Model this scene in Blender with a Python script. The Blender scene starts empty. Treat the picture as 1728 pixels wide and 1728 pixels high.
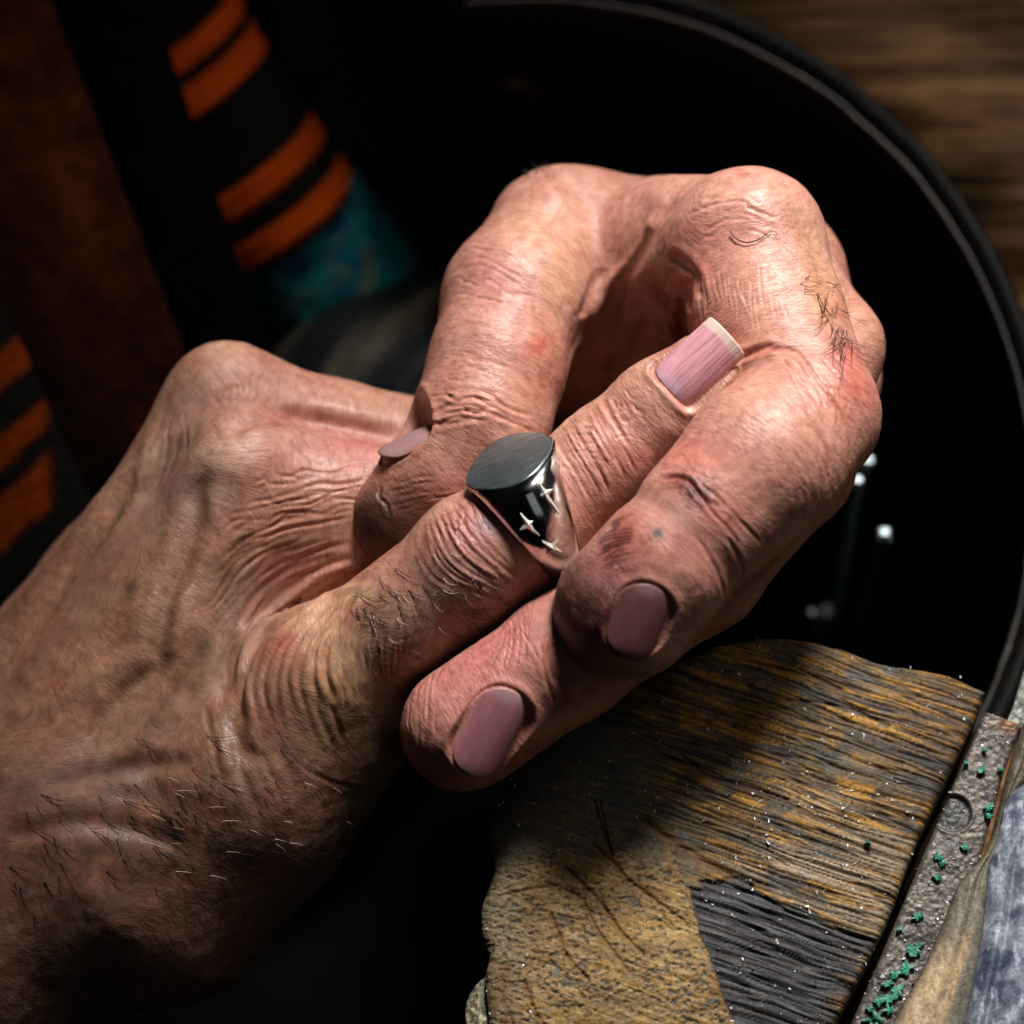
import bpy, math, random
import numpy as np
from mathutils import Matrix, Vector

# ------------------------------------------------------------------ scene, camera, light
scene = bpy.context.scene
COL = scene.collection
rng = np.random.default_rng(7)
random.seed(7)

U = 0.000075                     # one unit (a 1/1728 of the frame width at the ring) in metres
DIST = 6646.0                    # camera to ring plane, in units
PITCH = math.radians(22)         # camera tilt away from straight down
CAM_LOC = np.array([0.0, -0.19, 1.32])
R3 = np.array(Matrix.Rotation(PITCH, 3, 'X'))

cam_d = bpy.data.cameras.new('camera')
cam = bpy.data.objects.new('camera', cam_d)
COL.objects.link(cam)
cam.location = CAM_LOC
cam.rotation_euler = (PITCH, 0, 0)
cam_d.sensor_width = 36
cam_d.lens = 36 * DIST / 1728
cam_d.clip_start = 0.02
cam_d.clip_end = 20
cam_d.dof.use_dof = True
cam_d.dof.focus_distance = (DIST - 40) * U
cam_d.dof.aperture_fstop = 15
scene.camera = cam

world = bpy.data.worlds.new('World')
scene.world = world
world.use_nodes = True
world.node_tree.nodes['Background'].inputs[0].default_value = (0.5, 0.6, 0.75, 1)
world.node_tree.nodes['Background'].inputs[1].default_value = 0.0015
scene.view_settings.view_transform = 'Standard'
scene.view_settings.look = 'None'
scene.view_settings.exposure = 0.0
scene.cycles.max_bounces = 6
scene.cycles.diffuse_bounces = 2
scene.cycles.sample_clamp_indirect = 4


def W(v):
    """view-space units (x right, y up, z to the camera) -> world metres"""
    v = np.asarray(v, float)
    q = v - np.array([0, 0, DIST])
    return CAM_LOC + (q * U) @ R3.T


def P(px, py, z=0.0):
    """a place seen at photo pixel (px, py), z units nearer than the ring plane"""
    k = (DIST - z) / DIST
    return np.array([(px - 864) * k, (864 - py) * k, z])


def area(name, pos, target, w, h, power, col):
    d = bpy.data.lights.new(name, 'AREA')
    d.shape = 'RECTANGLE'
    d.size, d.size_y, d.energy, d.color = w, h, power, col
    o = bpy.data.objects.new(name, d)
    COL.objects.link(o)
    p, t = W(pos), W(target)
    o.location = p
    o.rotation_euler = Vector(t - p).to_track_quat('-Z', 'Y').to_euler()
    return o


# shaded bench lamp above and beyond the hands, and a weak fill added on the camera side


def spot(name, pos, target, power, cone, blend, radius, col):
    d = bpy.data.lights.new(name, 'SPOT')
    d.energy, d.spot_size, d.spot_blend, d.shadow_soft_size, d.color = power, math.radians(cone), blend, radius, col
    o = bpy.data.objects.new(name, d)
    COL.objects.link(o)
    p, t = W(pos), W(target)
    o.location = p
    o.rotation_euler = Vector(t - p).to_track_quat('-Z', 'Y').to_euler()
    return o


spot('bench_lamp', (1350, 5700, 2600), (440, 320, 0), 28.0, 25.5, 1.0, 0.075, (1.0, 0.97, 0.95))
# unseen extra spot added to brighten the bench wood and its black band
spot('added_back_spot', (4000, 4500, 3000), (900, 600, -1300), 1.9, 48, 1.0, 0.1, (1.0, 0.9, 0.78))
area('room_fill', (1500, -500, 7500), (200, -200, 0), 0.3, 0.3, 0.06, (0.85, 0.93, 1.0))

# ------------------------------------------------------------------ helpers


def link(name, verts, faces, mat=None, parent=None, smooth=True, base=None, view=True):
    """one mesh object; verts in view units (or world metres when view=False)"""
    v = W(verts) if view else np.asarray(verts, float)
    if base is None:
        if parent is not None:
            base = np.array(parent.get('_base', (0, 0, 0)), float)
        else:
            base = np.array([v[:, 0].mean(), v[:, 1].mean(), v[:, 2].min()])
    me = bpy.data.meshes.new(name)
    lv = v - base
    if isinstance(faces, np.ndarray):
        n, k = faces.shape
        me.vertices.add(len(lv))
        me.vertices.foreach_set('co', lv.astype(np.float32).ravel())
        me.loops.add(n * k)
        me.loops.foreach_set('vertex_index', faces.astype(np.int32).ravel())
        me.polygons.add(n)
        me.polygons.foreach_set('loop_start', np.arange(0, n * k, k, dtype=np.int32))
        me.polygons.foreach_set('loop_total', np.full(n, k, dtype=np.int32))
        me.update(calc_edges=True)
        me.validate()
    else:
        me.from_pydata([tuple(p) for p in lv], [], faces)
    if smooth:
        me.polygons.foreach_set('use_smooth', np.ones(len(me.polygons), dtype=bool))
    o = bpy.data.objects.new(name, me)
    COL.objects.link(o)
    if mat:
        me.materials.append(mat)
    if parent is not None:
        o.parent = parent
    else:
        o.location = base
    o['_base'] = tuple(base)
    return o


def tag(o, label=None, cat=None, group=None, kind=None):
    for k, v in (('label', label), ('category', cat), ('group', group), ('kind', kind)):
        if v:
            o[k] = v
    return o


def empty(name, view_pos, label, cat, group=None):
    o = bpy.data.objects.new(name, None)
    COL.objects.link(o)
    b = W(view_pos)
    o.location = b
    o['_base'] = tuple(b)
    o.empty_display_size = 0.01
    return tag(o, label, cat, group)


def set_col(o, rgb, name='tint', rgb2=None, name2=None):
    me = o.data
    for nm, arr in ((name, rgb), (name2, rgb2)):
        if nm is None:
            continue
        a = me.color_attributes.new(nm, 'FLOAT_COLOR', 'POINT')
        c = np.ones((len(me.vertices), 4), np.float32)
        c[:, :3] = arr
        a.data.foreach_set('color', c.ravel())


def set_vec(o, vec, name):
    a = o.data.attributes.new(name, 'FLOAT_VECTOR', 'POINT')
    a.data.foreach_set('vector', vec.astype(np.float32).ravel())


_T = np.random.default_rng(3).random((64, 64, 64)).astype(np.float32)


def vnoise(p, seed=0):
    """smooth value noise in [-1, 1], p (n, 3)"""
    p = np.asarray(p, np.float32) + np.float32(seed * 17.37)
    i = np.floor(p).astype(np.int32)
    f = p - i
    f = f * f * (3 - 2 * f)
    i &= 63
    j = (i + 1) & 63
    r = 0
    for a, wx in ((i[:, 0], 1 - f[:, 0]), (j[:, 0], f[:, 0])):
        for b, wy in ((i[:, 1], 1 - f[:, 1]), (j[:, 1], f[:, 1])):
            w = wx * wy
            r = r + w * (_T[a, b, i[:, 2]] * (1 - f[:, 2]) + _T[a, b, j[:, 2]] * f[:, 2])
    return r * 2 - 1


def fbm(p, oct=3, seed=0, gain=0.5):
    r, a, s = 0, 1.0, 0
    p = np.asarray(p, np.float32)
    for o in range(oct):
        r = r + a * vnoise(p * (2.03 ** o), seed + o * 3)
        s += a
        a *= gain
    return r / s


def sstep(a, b, x):
    t = np.clip((x - a) / (b - a), 0, 1)
    return t * t * (3 - 2 * t)


# ------------------------------------------------------------------ node material helper


def new_mat(name):
    m = bpy.data.materials.new(name)
    m.use_nodes = True
    nt = m.node_tree
    b = nt.nodes['Principled BSDF']
    return m, nt, b


def nd(nt, typ, **kw):
    n = nt.nodes.new(typ)
    for k, v in kw.items():
        if k.startswith('i_'):
            n.inputs[k[2:].replace('_', ' ')].default_value = v
        else:
            setattr(n, k, v)
    return n


def ramp(nt, src, stops):
    r = nt.nodes.new('ShaderNodeValToRGB')
    e = r.color_ramp.elements
    while len(e) > 1:
        e.remove(e[-1])
    e[0].position, e[0].color = stops[0][0], tuple(stops[0][1]) + (1,)
    for p, c in stops[1:]:
        q = e.new(p)
        q.color = tuple(c) + (1,)
    nt.links.new(src, r.inputs[0])
    return r.outputs[0]


def math_n(nt, op, a, b=None):
    n = nt.nodes.new('ShaderNodeMath')
    n.operation = op
    for k, v in ((0, a), (1, b)):
        if v is None:
            continue
        if isinstance(v, (int, float)):
            n.inputs[k].default_value = v
        else:
            nt.links.new(v, n.inputs[k])
    return n.outputs[0]


def mix_rgb(nt, fac, a, b, mode='MIX'):
    n = nt.nodes.new('ShaderNodeMix')
    n.data_type = 'RGBA'
    n.blend_type = mode
    for k, v in ((0, fac), (6, a), (7, b)):
        if isinstance(v, (int, float)):
            n.inputs[k].default_value = v
        elif isinstance(v, tuple):
            n.inputs[k].default_value = v if len(v) == 4 else v + (1,)
        else:
            nt.links.new(v, n.inputs[k])
    return n.outputs[2]


def simple_mat(name, col, rough=0.5, metal=0.0, noise=0.0, nscale=200, bump=0.0, bscale=300, spec=0.5):
    m, nt, b = new_mat(name)
    b.inputs['Roughness'].default_value = rough
    b.inputs['Metallic'].default_value = metal
    b.inputs['Specular IOR Level'].default_value = spec
    tc = nd(nt, 'ShaderNodeTexCoord')
    n1 = nd(nt, 'ShaderNodeTexNoise', i_Scale=nscale, i_Detail=5.0)
    nt.links.new(tc.outputs['Object'], n1.inputs['Vector'])
    lo = tuple(c * (1 - noise) for c in col)
    hi = tuple(min(1, c * (1 + noise)) for c in col)
    nt.links.new(ramp(nt, n1.outputs[0], [(0.3, lo), (0.7, hi)]), b.inputs['Base Color'])
    if bump:
        n2 = nd(nt, 'ShaderNodeTexNoise', i_Scale=bscale, i_Detail=6.0)
        nt.links.new(tc.outputs['Object'], n2.inputs['Vector'])
        bp = nd(nt, 'ShaderNodeBump', i_Strength=bump, i_Distance=0.0005)
        nt.links.new(n2.outputs[0], bp.inputs['Height'])
        nt.links.new(bp.outputs[0], b.inputs['Normal'])
    return m

# ------------------------------------------------------------------ flesh: distance fields -> surface


def chain(pts, flat=None):
    """list of (px, py, z, r) -> round-cone segments in view units"""
    out = []
    for a, b in zip(pts[:-1], pts[1:]):
        ka, kb = (DIST - a[2]) / DIST, (DIST - b[2]) / DIST
        out.append((P(*a[:3]), P(*b[:3]), a[3] * ka, b[3] * kb, flat))
    return out


def ball(px, py, z, r, flat=None):
    k = (DIST - z) / DIST
    p = P(px, py, z)
    return [(p, p + np.array([0.01, 0, 0]), r * k, r * k, flat)]


def seg_d(p, s):
    a, b, ra, rb, flat = s
    d = (b - a).astype(np.float32)
    q = p - a.astype(np.float32)
    t = np.clip((q @ d) / max(float(d @ d), 1e-6), 0, 1)
    c = q - t[:, None] * d
    l2 = (c * c).sum(1)
    if flat is not None:
        n, f = flat
        n = np.array(n, float) / np.linalg.norm(n)
        l2 = l2 + (c @ n.astype(np.float32)) ** 2 * (f * f - 1)
    return np.sqrt(l2) - (ra + t * (rb - ra)), t, c


def smin(a, b, k):
    h = np.clip(0.5 + 0.5 * (b - a) / k, 0, 1)
    return b * (1 - h) + a * h - k * h * (1 - h)


def field(p, tree):
    """tree: ('u', k, [children]) or list of segments (blended with k of 30)"""
    if isinstance(tree, tuple) and tree[0] == 'u':
        r = None
        for c in tree[2]:
            d = field(p, c)
            r = d if r is None else smin(r, d, tree[1])
        return r
    r = None
    for s in tree:
        d = seg_d(p, s)[0]
        r = d if r is None else smin(r, d, 30.0)
    return r


def surface_nets(F, org, h):
    ins = F < 0
    nx, ny, nz = F.shape
    cs = np.zeros((nx - 1, ny - 1, nz - 1), np.int8)
    for i in (0, 1):
        for j in (0, 1):
            for k in (0, 1):
                cs += ins[i:nx - 1 + i, j:ny - 1 + j, k:nz - 1 + k]
    m = (cs > 0) & (cs < 8)
    idx = -np.ones(m.shape, np.int64)
    I = np.argwhere(m)
    idx[m] = np.arange(len(I))
    acc = np.zeros((len(I), 3))
    cnt = np.zeros(len(I))
    corners = [(i, j, k) for i in (0, 1) for j in (0, 1) for k in (0, 1)]
    for a in corners:
        for b in corners:
            if sum(b) - sum(a) == 1 and all(y >= x for x, y in zip(a, b)):
                fa = F[I[:, 0] + a[0], I[:, 1] + a[1], I[:, 2] + a[2]]
                fb = F[I[:, 0] + b[0], I[:, 1] + b[1], I[:, 2] + b[2]]
                x = (fa < 0) != (fb < 0)
                t = np.where(x, fa / np.where(x, fa - fb, 1), 0)
                pt = np.array(a)[None] + t[:, None] * (np.array(b) - np.array(a))[None]
                acc[x] += pt[x]
                cnt[x] += 1
    V = org + (I + acc / cnt[:, None]) * h
    faces = []
    for ax in range(3):
        u, v = (ax + 1) % 3, (ax + 2) % 3
        sl0 = [slice(None)] * 3
        sl1 = [slice(None)] * 3
        sl0[ax] = slice(0, -1)
        sl1[ax] = slice(1, None)
        a, b = ins[tuple(sl0)], ins[tuple(sl1)]
        e = np.argwhere(a != b)
        ok = (e[:, u] > 0) & (e[:, v] > 0) & (e[:, u] < F.shape[u] - 1) & (e[:, v] < F.shape[v] - 1)
        e = e[ok]
        flip = a[e[:, 0], e[:, 1], e[:, 2]]
        du = np.zeros(3, int)
        dv = np.zeros(3, int)
        du[u], dv[v] = 1, 1
        g = lambda c: idx[c[:, 0], c[:, 1], c[:, 2]]
        q = np.stack([g(e - du - dv), g(e - dv), g(e), g(e - du)], 1)
        q[~flip] = q[~flip][:, ::-1]
        faces.append(q)
    return V, np.concatenate(faces)


def flesh(tree, lo, hi, h=13.0, levels=2):
    """polygonise the field and refine it; returns verts (view units), quads, normals"""
    lo, hi = np.array(lo, float), np.array(hi, float)
    n = np.ceil((hi - lo) / h).astype(int) + 1
    ax = [lo[i] + np.arange(n[i]) * h for i in range(3)]
    G = np.stack(np.meshgrid(*ax, indexing='ij'), -1).reshape(-1, 3).astype(np.float32)
    F = np.concatenate([field(c, tree) for c in np.array_split(G, max(1, len(G) // 250000))]).reshape(n)
    V, Q = surface_nets(F, lo, h)
    me = bpy.data.meshes.new('tmp')
    me.from_pydata(V.tolist(), [], Q.tolist())
    ob = bpy.data.objects.new('tmp', me)
    COL.objects.link(ob)
    md = ob.modifiers.new('s', 'SUBSURF')
    md.levels = md.render_levels = levels
    dg = bpy.context.evaluated_depsgraph_get()
    ev = ob.evaluated_get(dg).to_mesh()
    V2 = np.empty(len(ev.vertices) * 3, np.float32)
    ev.vertices.foreach_get('co', V2)
    L = np.empty(len(ev.loops), np.int32)
    ev.loops.foreach_get('vertex_index', L)
    V2 = V2.reshape(-1, 3).astype(float)
    Q2 = L.reshape(-1, 4)
    ob.evaluated_get(dg).to_mesh_clear()
    bpy.data.objects.remove(ob)
    bpy.data.meshes.remove(me)
    return V2, Q2


def normals(V, Q):
    n = np.cross(V[Q[:, 2]] - V[Q[:, 0]], V[Q[:, 3]] - V[Q[:, 1]])
    N = np.zeros_like(V)
    for k in range(4):
        for c in range(3):
            N[:, c] += np.bincount(Q[:, k], n[:, c], len(V))
    return N / np.maximum(np.linalg.norm(N, axis=1), 1e-9)[:, None]


def to_px(V):
    k = DIST / (DIST - V[:, 2])
    return 864 + V[:, 0] * k, 864 - V[:, 1] * k


DEPTH, WID = 0.42, 0.82          # how deep and wide the fine wrinkles are cut


class Sculpt:
    """a fleshy mesh that can be carved and coloured along strokes before it is linked"""

    def __init__(self, V, Q, groups):
        self.V, self.Q = V, Q
        self.N = normals(V, Q)
        self.px, self.py = to_px(V)
        view = np.array([0, 0, DIST]) - V
        view /= np.linalg.norm(view, axis=1)[:, None]
        self.face = (self.N * view).sum(1)
        names = list(groups)
        D = np.stack([np.min([seg_d(V.astype(np.float32), s)[0] for s in groups[g]], 0) for g in names], 1)
        self.names = names
        self.D = D
        lab = D.argmin(1)
        self.lab = lab
        # bone-aligned coordinates
        acc = np.zeros((len(V), 3))
        ws = np.zeros(len(V))
        for gi, g in enumerate(names):
            s0 = 0.0
            for s in groups[g]:
                a, b, ra, rb, _ = s
                L = np.linalg.norm(b - a)
                if L < 1:
                    continue
                dr = (b - a) / L
                e1 = np.cross(dr, [0, 0, 1.0])
                e1 /= np.linalg.norm(e1)
                e2 = np.cross(e1, dr)
                d = seg_d(V.astype(np.float32), s)[0]
                w = np.exp(-np.clip(d - D.min(1), 0, 200) / 14.0)
                q = V - a
                loc = np.stack([q @ dr + s0, q @ e1, q @ e2], 1)
                acc += loc * w[:, None]
                ws += w
                s0 += L
        self.fc = acc / ws[:, None]
        self.disp = np.zeros(len(V))
        self.col = np.zeros((len(V), 3))
        self.aux = np.zeros((len(V), 3))     # r wrinkle strength, g dirt, b wetness

    def mask(self, parts=None, soft=14.0, zr=None, sel=slice(None)):
        if not hasattr(self, '_fm'):
            self._fm = sstep(0.0, 0.25, self.face)
            self._pm = {}
        m = self._fm[sel]
        if parts:
            key = (parts,) if isinstance(parts, str) else tuple(parts)
            if key not in self._pm:
                ii = [self.names.index(p) for p in key]
                oo = [k for k in range(len(self.names)) if k not in ii]
                self._pm[key] = sstep(-soft, soft, self.D[:, oo].min(1) - self.D[:, ii].min(1))
            m = m * self._pm[key][sel]
        if zr:
            z = self.V[sel, 2]
            m = m * (z > zr[0]) * (z < zr[1])
        return m

    def box(self, x0, x1, y0, y1):
        """indices of the vertices that appear in a pixel box, by a coarse bin table"""
        if not hasattr(self, '_bins'):
            self._order = np.argsort(self.px, kind='stable')
            self._sx = self.px[self._order]
            self._bins = True
        a, b = np.searchsorted(self._sx, (x0, x1))
        k = self._order[a:b]
        y = self.py[k]
        return k[(y > y0) & (y < y1)]

    def line_d(self, pts, reach, idx=None):
        pts = np.array(pts, float)
        x0, y0 = pts.min(0) - reach
        x1, y1 = pts.max(0) + reach
        sel = self.box(x0, x1, y0, y1)
        if len(sel) == 0:
            return sel, None, None, None
        q = np.stack([self.px[sel], self.py[sel]], 1)
        best = np.full(len(sel), 1e9)
        bt = np.zeros(len(sel))
        sd = np.zeros(len(sel))
        n = len(pts) - 1
        for i in range(n):
            a, b = pts[i], pts[i + 1]
            d = b - a
            L2 = max(d @ d, 1e-6)
            t = np.clip((q - a) @ d / L2, 0, 1)
            c = q - a - t[:, None] * d
            l = np.hypot(c[:, 0], c[:, 1])
            k = l < best
            best[k] = l[k]
            bt[k] = (i + t[k]) / n
            s = np.sign(d[0] * c[:, 1] - d[1] * c[:, 0])
            sd[k] = (s * l)[k]
        return sel, best, bt, sd

    def stroke(self, pts, w, depth, parts=None, taper=0.18, rim=0.35, zr=None, tint=None, tw=1.3, ta=0.5, m=None):
        """carve (depth > 0) or raise (depth < 0) along a line, with puffed rims"""
        pts = smooth_line(pts)
        w = w * (WID if w < 8 else 1)
        sel, d, t, sd = self.line_d(pts, w * 4)
        if d is None:
            return
        mm = self.mask(parts, zr=zr, sel=sel)
        e = np.minimum(sstep(0, taper, t), sstep(0, taper, 1 - t)) if taper else 1.0
        g = np.exp(-(d / w) ** 2)
        g2 = np.exp(-((d - 2.0 * w) / (1.1 * w)) ** 2)
        self.disp[sel] += mm * e * (-depth * g + rim * depth * g2) * (DEPTH if w < 8 else .8)
        if tint is not None:
            self.tints(sel, mm * e * ta * np.exp(-(d / (w * tw)) ** 2), tint)

    def bump_at(self, px, py, rx, ry, ang, h, parts=None, zr=None):
        a = math.radians(ang)
        R = 2.4 * max(rx, ry)
        sel = self.box(px - R, px + R, py - R, py + R)
        dx, dy = self.px[sel] - px, self.py[sel] - py
        u = (dx * math.cos(a) + dy * math.sin(a)) / rx
        v = (-dx * math.sin(a) + dy * math.cos(a)) / ry
        self.disp[sel] += h * np.exp(-(u * u + v * v)) * self.mask(parts, zr=zr, sel=sel)

    def tints(self, sel, a, col):
        a = np.clip(a, 0, 1)[:, None]
        self.col[sel] = self.col[sel] * (1 - a) + np.array(col) * a

    def paint(self, px, py, rx, ry, ang, col, amt, parts=None, zr=None, noise=0.5, nsc=40.0, seed=0):
        a = math.radians(ang)
        R = 2.45 * max(rx, ry)
        sel = self.box(px - R, px + R, py - R, py + R)
        if len(sel) == 0:
            return
        dx, dy = self.px[sel] - px, self.py[sel] - py
        u = (dx * math.cos(a) + dy * math.sin(a)) / rx
        v = (-dx * math.sin(a) + dy * math.cos(a)) / ry
        g = np.exp(-(u * u + v * v)) * self.mask(parts, zr=zr, sel=sel)
        if noise:
            g = g * np.clip(1 + noise * 1.6 * fbm(self.V[sel] / nsc, 3, seed + 5), 0, 2)
        self.tints(sel, g * amt, col)

    def commit(self, lift=None):
        self.V = self.V + self.N * (17 * np.tanh(self.disp / 17))[:, None]
        self.disp[:] = 0
        self.N = normals(self.V, self.Q)


def smooth_line(pts, k=6):
    pts = np.array(pts, float)
    if len(pts) < 3:
        return pts
    out = []
    e = np.vstack([2 * pts[0] - pts[1], pts, 2 * pts[-1] - pts[-2]])
    for i in range(1, len(e) - 2):
        for t in np.linspace(0, 1, k, endpoint=False):
            a, b, c, d = e[i - 1], e[i], e[i + 1], e[i + 2]
            out.append(0.5 * ((2 * b) + (c - a) * t + (2 * a - 5 * b + 4 * c - d) * t * t + (3 * b - a - 3 * c + d) * t ** 3))
    out.append(pts[-1])
    return np.array(out)
# ------------------------------------------------------------------ the two hands, as bones with flesh
# hand seen from its back, wearing the ring on the little finger
little = chain([(560, 1120, -62, 104), (690, 1030, -20, 93), (800, 943, 0, 106), (915, 868, 0, 99), (1029, 776, 0, 93), (1120, 692, 16, 85), (1190, 636, 36, 77)])
under_l = chain([(640, 1080, -30, 84), (765, 1003, -40, 90), (845, 950, -40, 86)])
ringf = chain([(425, 815, -200, 112), (560, 850, -215, 104), (740, 850, -235, 104), (900, 860, -300, 100)])
middle = chain([(392, 690, -330, 102), (560, 745, -360, 100), (760, 775, -400, 96), (900, 860, -440, 92)])
index_a = chain([(400, 720, -560, 95), (640, 800, -620, 92), (820, 900, -640, 88)])
meta5 = chain([(545, 1155, -80, 118), (400, 1330, -110, 150), (230, 1480, -170, 190)])
meta4 = chain([(418, 830, -205, 116), (300, 1070, -190, 135), (130, 1330, -200, 180)])
meta3 = chain([(378, 700, -330, 104), (240, 940, -300, 118), (50, 1240, -300, 165)])
meta2 = chain([(380, 740, -560, 105), (200, 1000, -500, 130), (0, 1300, -420, 190)])
wrist_a = chain([(130, 1440, -230, 235), (-420, 1900, -300, 290)])
web_a = chain([(430, 920, -205, 108), (560, 935, -215, 88)])
heel_a = chain([(590, 1240, -150, 105), (450, 1390, -200, 135), (300, 1500, -230, 185)])
GA = {'little': little + under_l, 'ring': ringf, 'middle': middle, 'index': index_a, 'back': web_a + meta5 + meta4 + meta3 + meta2, 'heel': heel_a, 'wrist': wrist_a}
treeA = ('u', 60.0, [('u', 90.0, [meta5, meta4, meta3, meta2, wrist_a, heel_a]), web_a, ('u', 14.0, [ringf, middle, index_a]), ('u', 25.0, [little, under_l])])

# hand that turns the ring: thumb behind, index and middle finger in front
thumb = chain([(934, 402, -380, 110), (872, 506, -270, 122), (838, 620, -190, 113), (812, 712, -150, 112), (745, 815, -140, 99), (680, 872, -140, 90)])
thenar = chain([(960, 400, -430, 118), (1010, 520, -400, 90)])
indexb = chain([(1268, 408, -115, 120), (1292, 528, -70, 127), (1368, 695, 50, 116)])
indexm = chain([(1364, 702, 58, 124), (1290, 780, 120, 133), (1190, 878, 150, 124)])
indexd = chain([(1180, 895, 150, 108), (1120, 955, 165, 114), (1058, 1024, 160, 124)])
midb = chain([(1296, 440, -200, 98), (1402, 588, -170, 86), (1330, 780, -60, 110), (1180, 960, 20, 104), (955, 1110, 60, 106), (783, 1228, 60, 108)])
ringb = chain([(1330, 480, -330, 100), (1390, 640, -330, 92), (1290, 830, -230, 98), (1100, 1000, -170, 92), (1030, 1040, -150, 88)])
littleb = chain([(1290, 520, -470, 90), (1320, 680, -470, 82), (1200, 850, -370, 80), (1090, 930, -320, 74)])
palm = chain([(1110, 425, -330, 128), (1262, 412, -150, 120)])
palm2 = chain([(1100, 450, -480, 150), (1300, 470, -340, 130)])
pad = ball(1122, 566, -330, 78)
palm3 = chain([(990, 560, -620, 150), (1250, 560, -480, 120)])
wrist_b = chain([(985, 440, -520, 140), (990, 600, -1100, 150), (960, 760, -1700, 165)])
GB = {'thumb': thumb, 'index': indexb + indexm, 'tip': indexd, 'middle': midb, 'ring': ringb, 'little': littleb, 'palm': palm + palm2 + palm3 + pad + thenar, 'wrist': wrist_b}
treeB = ('u', 5.0, [
    ('u', 50.0, [('u', 60.0, [palm, palm2, palm3, pad, wrist_b, thenar]), thumb, ('u', 10.0, [indexb, indexm])]),
    indexd, midb, ringb, littleb])

H = 10.6
VA, QA = flesh(treeA, (-1300, -1200, -900), (500, 480, 170), H)
VB, QB = flesh(treeB, (-420, -640, -1500), (780, 700, 360), H)
A = Sculpt(VA, QA, GA)
B = Sculpt(VB, QB, GB)
A.col[:] = (0.50, 0.30, 0.215)
B.col[:] = (0.52, 0.30, 0.225)
# ------------------------------------------------------------------ carving and colouring
from itertools import product
R_ = random.Random(11)


def jit(v, s):
    return v + R_.uniform(-s, s)


def an(a, n):
    """little-finger coordinates (along, across) -> photo pixel"""
    return (0.795 * a + 0.606 * n, -0.606 * a + 0.795 * n)


def family(S, c0, c1, count, jitter, w, depth, parts, **kw):
    """lines swept between two guide curves of equal point count"""
    c0, c1 = np.array(c0, float), np.array(c1, float)
    for i in range(count):
        t = (i + 0.5 + R_.uniform(-.35, .35)) / count
        p = c0 * (1 - t) + c1 * t
        a, b = sorted((R_.random(), R_.random()))
        if b - a < 0.45:
            a, b = max(0, a - .3), min(1, b + .3)
        q = smooth_line(p)
        n = len(q)
        q = q[int(a * (n - 1)):int(b * (n - 1)) + 1]
        if len(q) < 3:
            q = smooth_line(p)
        q = q[::3] if len(q) > 8 else q
        q = q + np.array([[R_.uniform(-jitter, jitter), R_.uniform(-jitter, jitter)] for _ in q])
        S.stroke(q, jit(w, w * .3), depth * R_.uniform(.5, 1.3), parts, **kw)


# ---- organic unevenness first
for S, sd in ((A, 1), (B, 9)):
    f = S.fc
    S.disp += 2.2 * fbm(S.V / 60.0, 3, sd)
    an_ = np.stack([f[:, 0] / 13.0, f[:, 1] / 46.0, f[:, 2] / 46.0], 1)
    fing = sstep(0, 40, np.min([S.D[:, S.names.index(q)] for q in S.names if q in ('back', 'wrist', 'heel', 'palm')], 0) - S.D.min(1))
    S.disp += (0.25 + 0.45 * fing) * fbm(an_, 3, sd + 2) + (1 - fing) * .7 * fbm(S.V / np.array([18, 18, 18.]), 3, sd + 6)

# ================= hand A
PK = 'little'
# knuckle hills and tendon lines on the back of the hand
A.bump_at(365, 612, 60, 40, -20, 12)
A.bump_at(395, 775, 55, 45, -30, 14, zr=(-400, 0))
A.bump_at(470, 970, 70, 45, -20, -12)
A.bump_at(480, 1150, 60, 75, 10, 14)
TD = (0.30, 0.17, 0.11)
A.stroke([(382, 752), (405, 722), (440, 708), (500, 706), (600, 722), (690, 744)], 13, 13, tint=(0.42, 0.17, 0.14), ta=.6)
A.stroke([(345, 712), (312, 748), (288, 772), (257, 812), (194, 868), (139, 951), (87, 1020), (30, 1090)], 15, 11, tint=(0.27, 0.17, 0.10), ta=.6)
A.stroke([(262, 700), (243, 800), (208, 882), (150, 965), (70, 1060)], 13, -10, rim=.1, tint=(0.46, 0.33, 0.20), ta=.4)
A.stroke([(372, 790), (336, 830), (330, 880), (305, 968), (284, 1020), (268, 1090), (262, 1130), (190, 1195), (110, 1310)], 17, 15, tint=(0.24, 0.16, 0.10), ta=.65)
A.stroke([(430, 900), (395, 960), (375, 1040), (372, 1130), (380, 1220)], 16, 10, tint=(0.26, 0.16, 0.11), ta=.6)
A.stroke([(330, 940), (300, 1040), (290, 1140), (240, 1230), (180, 1320)], 18, -12, rim=.1)
A.stroke([(400, 1060), (392, 1150), (398, 1240), (425, 1300)], 14, 12, tint=(0.22, 0.14, 0.10), ta=.5)
A.stroke([(0, 1210), (80, 1190), (180, 1130), (250, 1090)], 14, -7, rim=.1, tint=(0.34, 0.29, 0.25), ta=.35)
A.stroke([(60, 1330), (150, 1310), (260, 1290), (340, 1290)], 16, 9, tint=(0.26, 0.17, 0.11), ta=.5)
A.stroke([(0, 1420), (120, 1390), (230, 1400), (330, 1440)], 16, 8, tint=(0.26, 0.17, 0.11), ta=.5)
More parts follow.
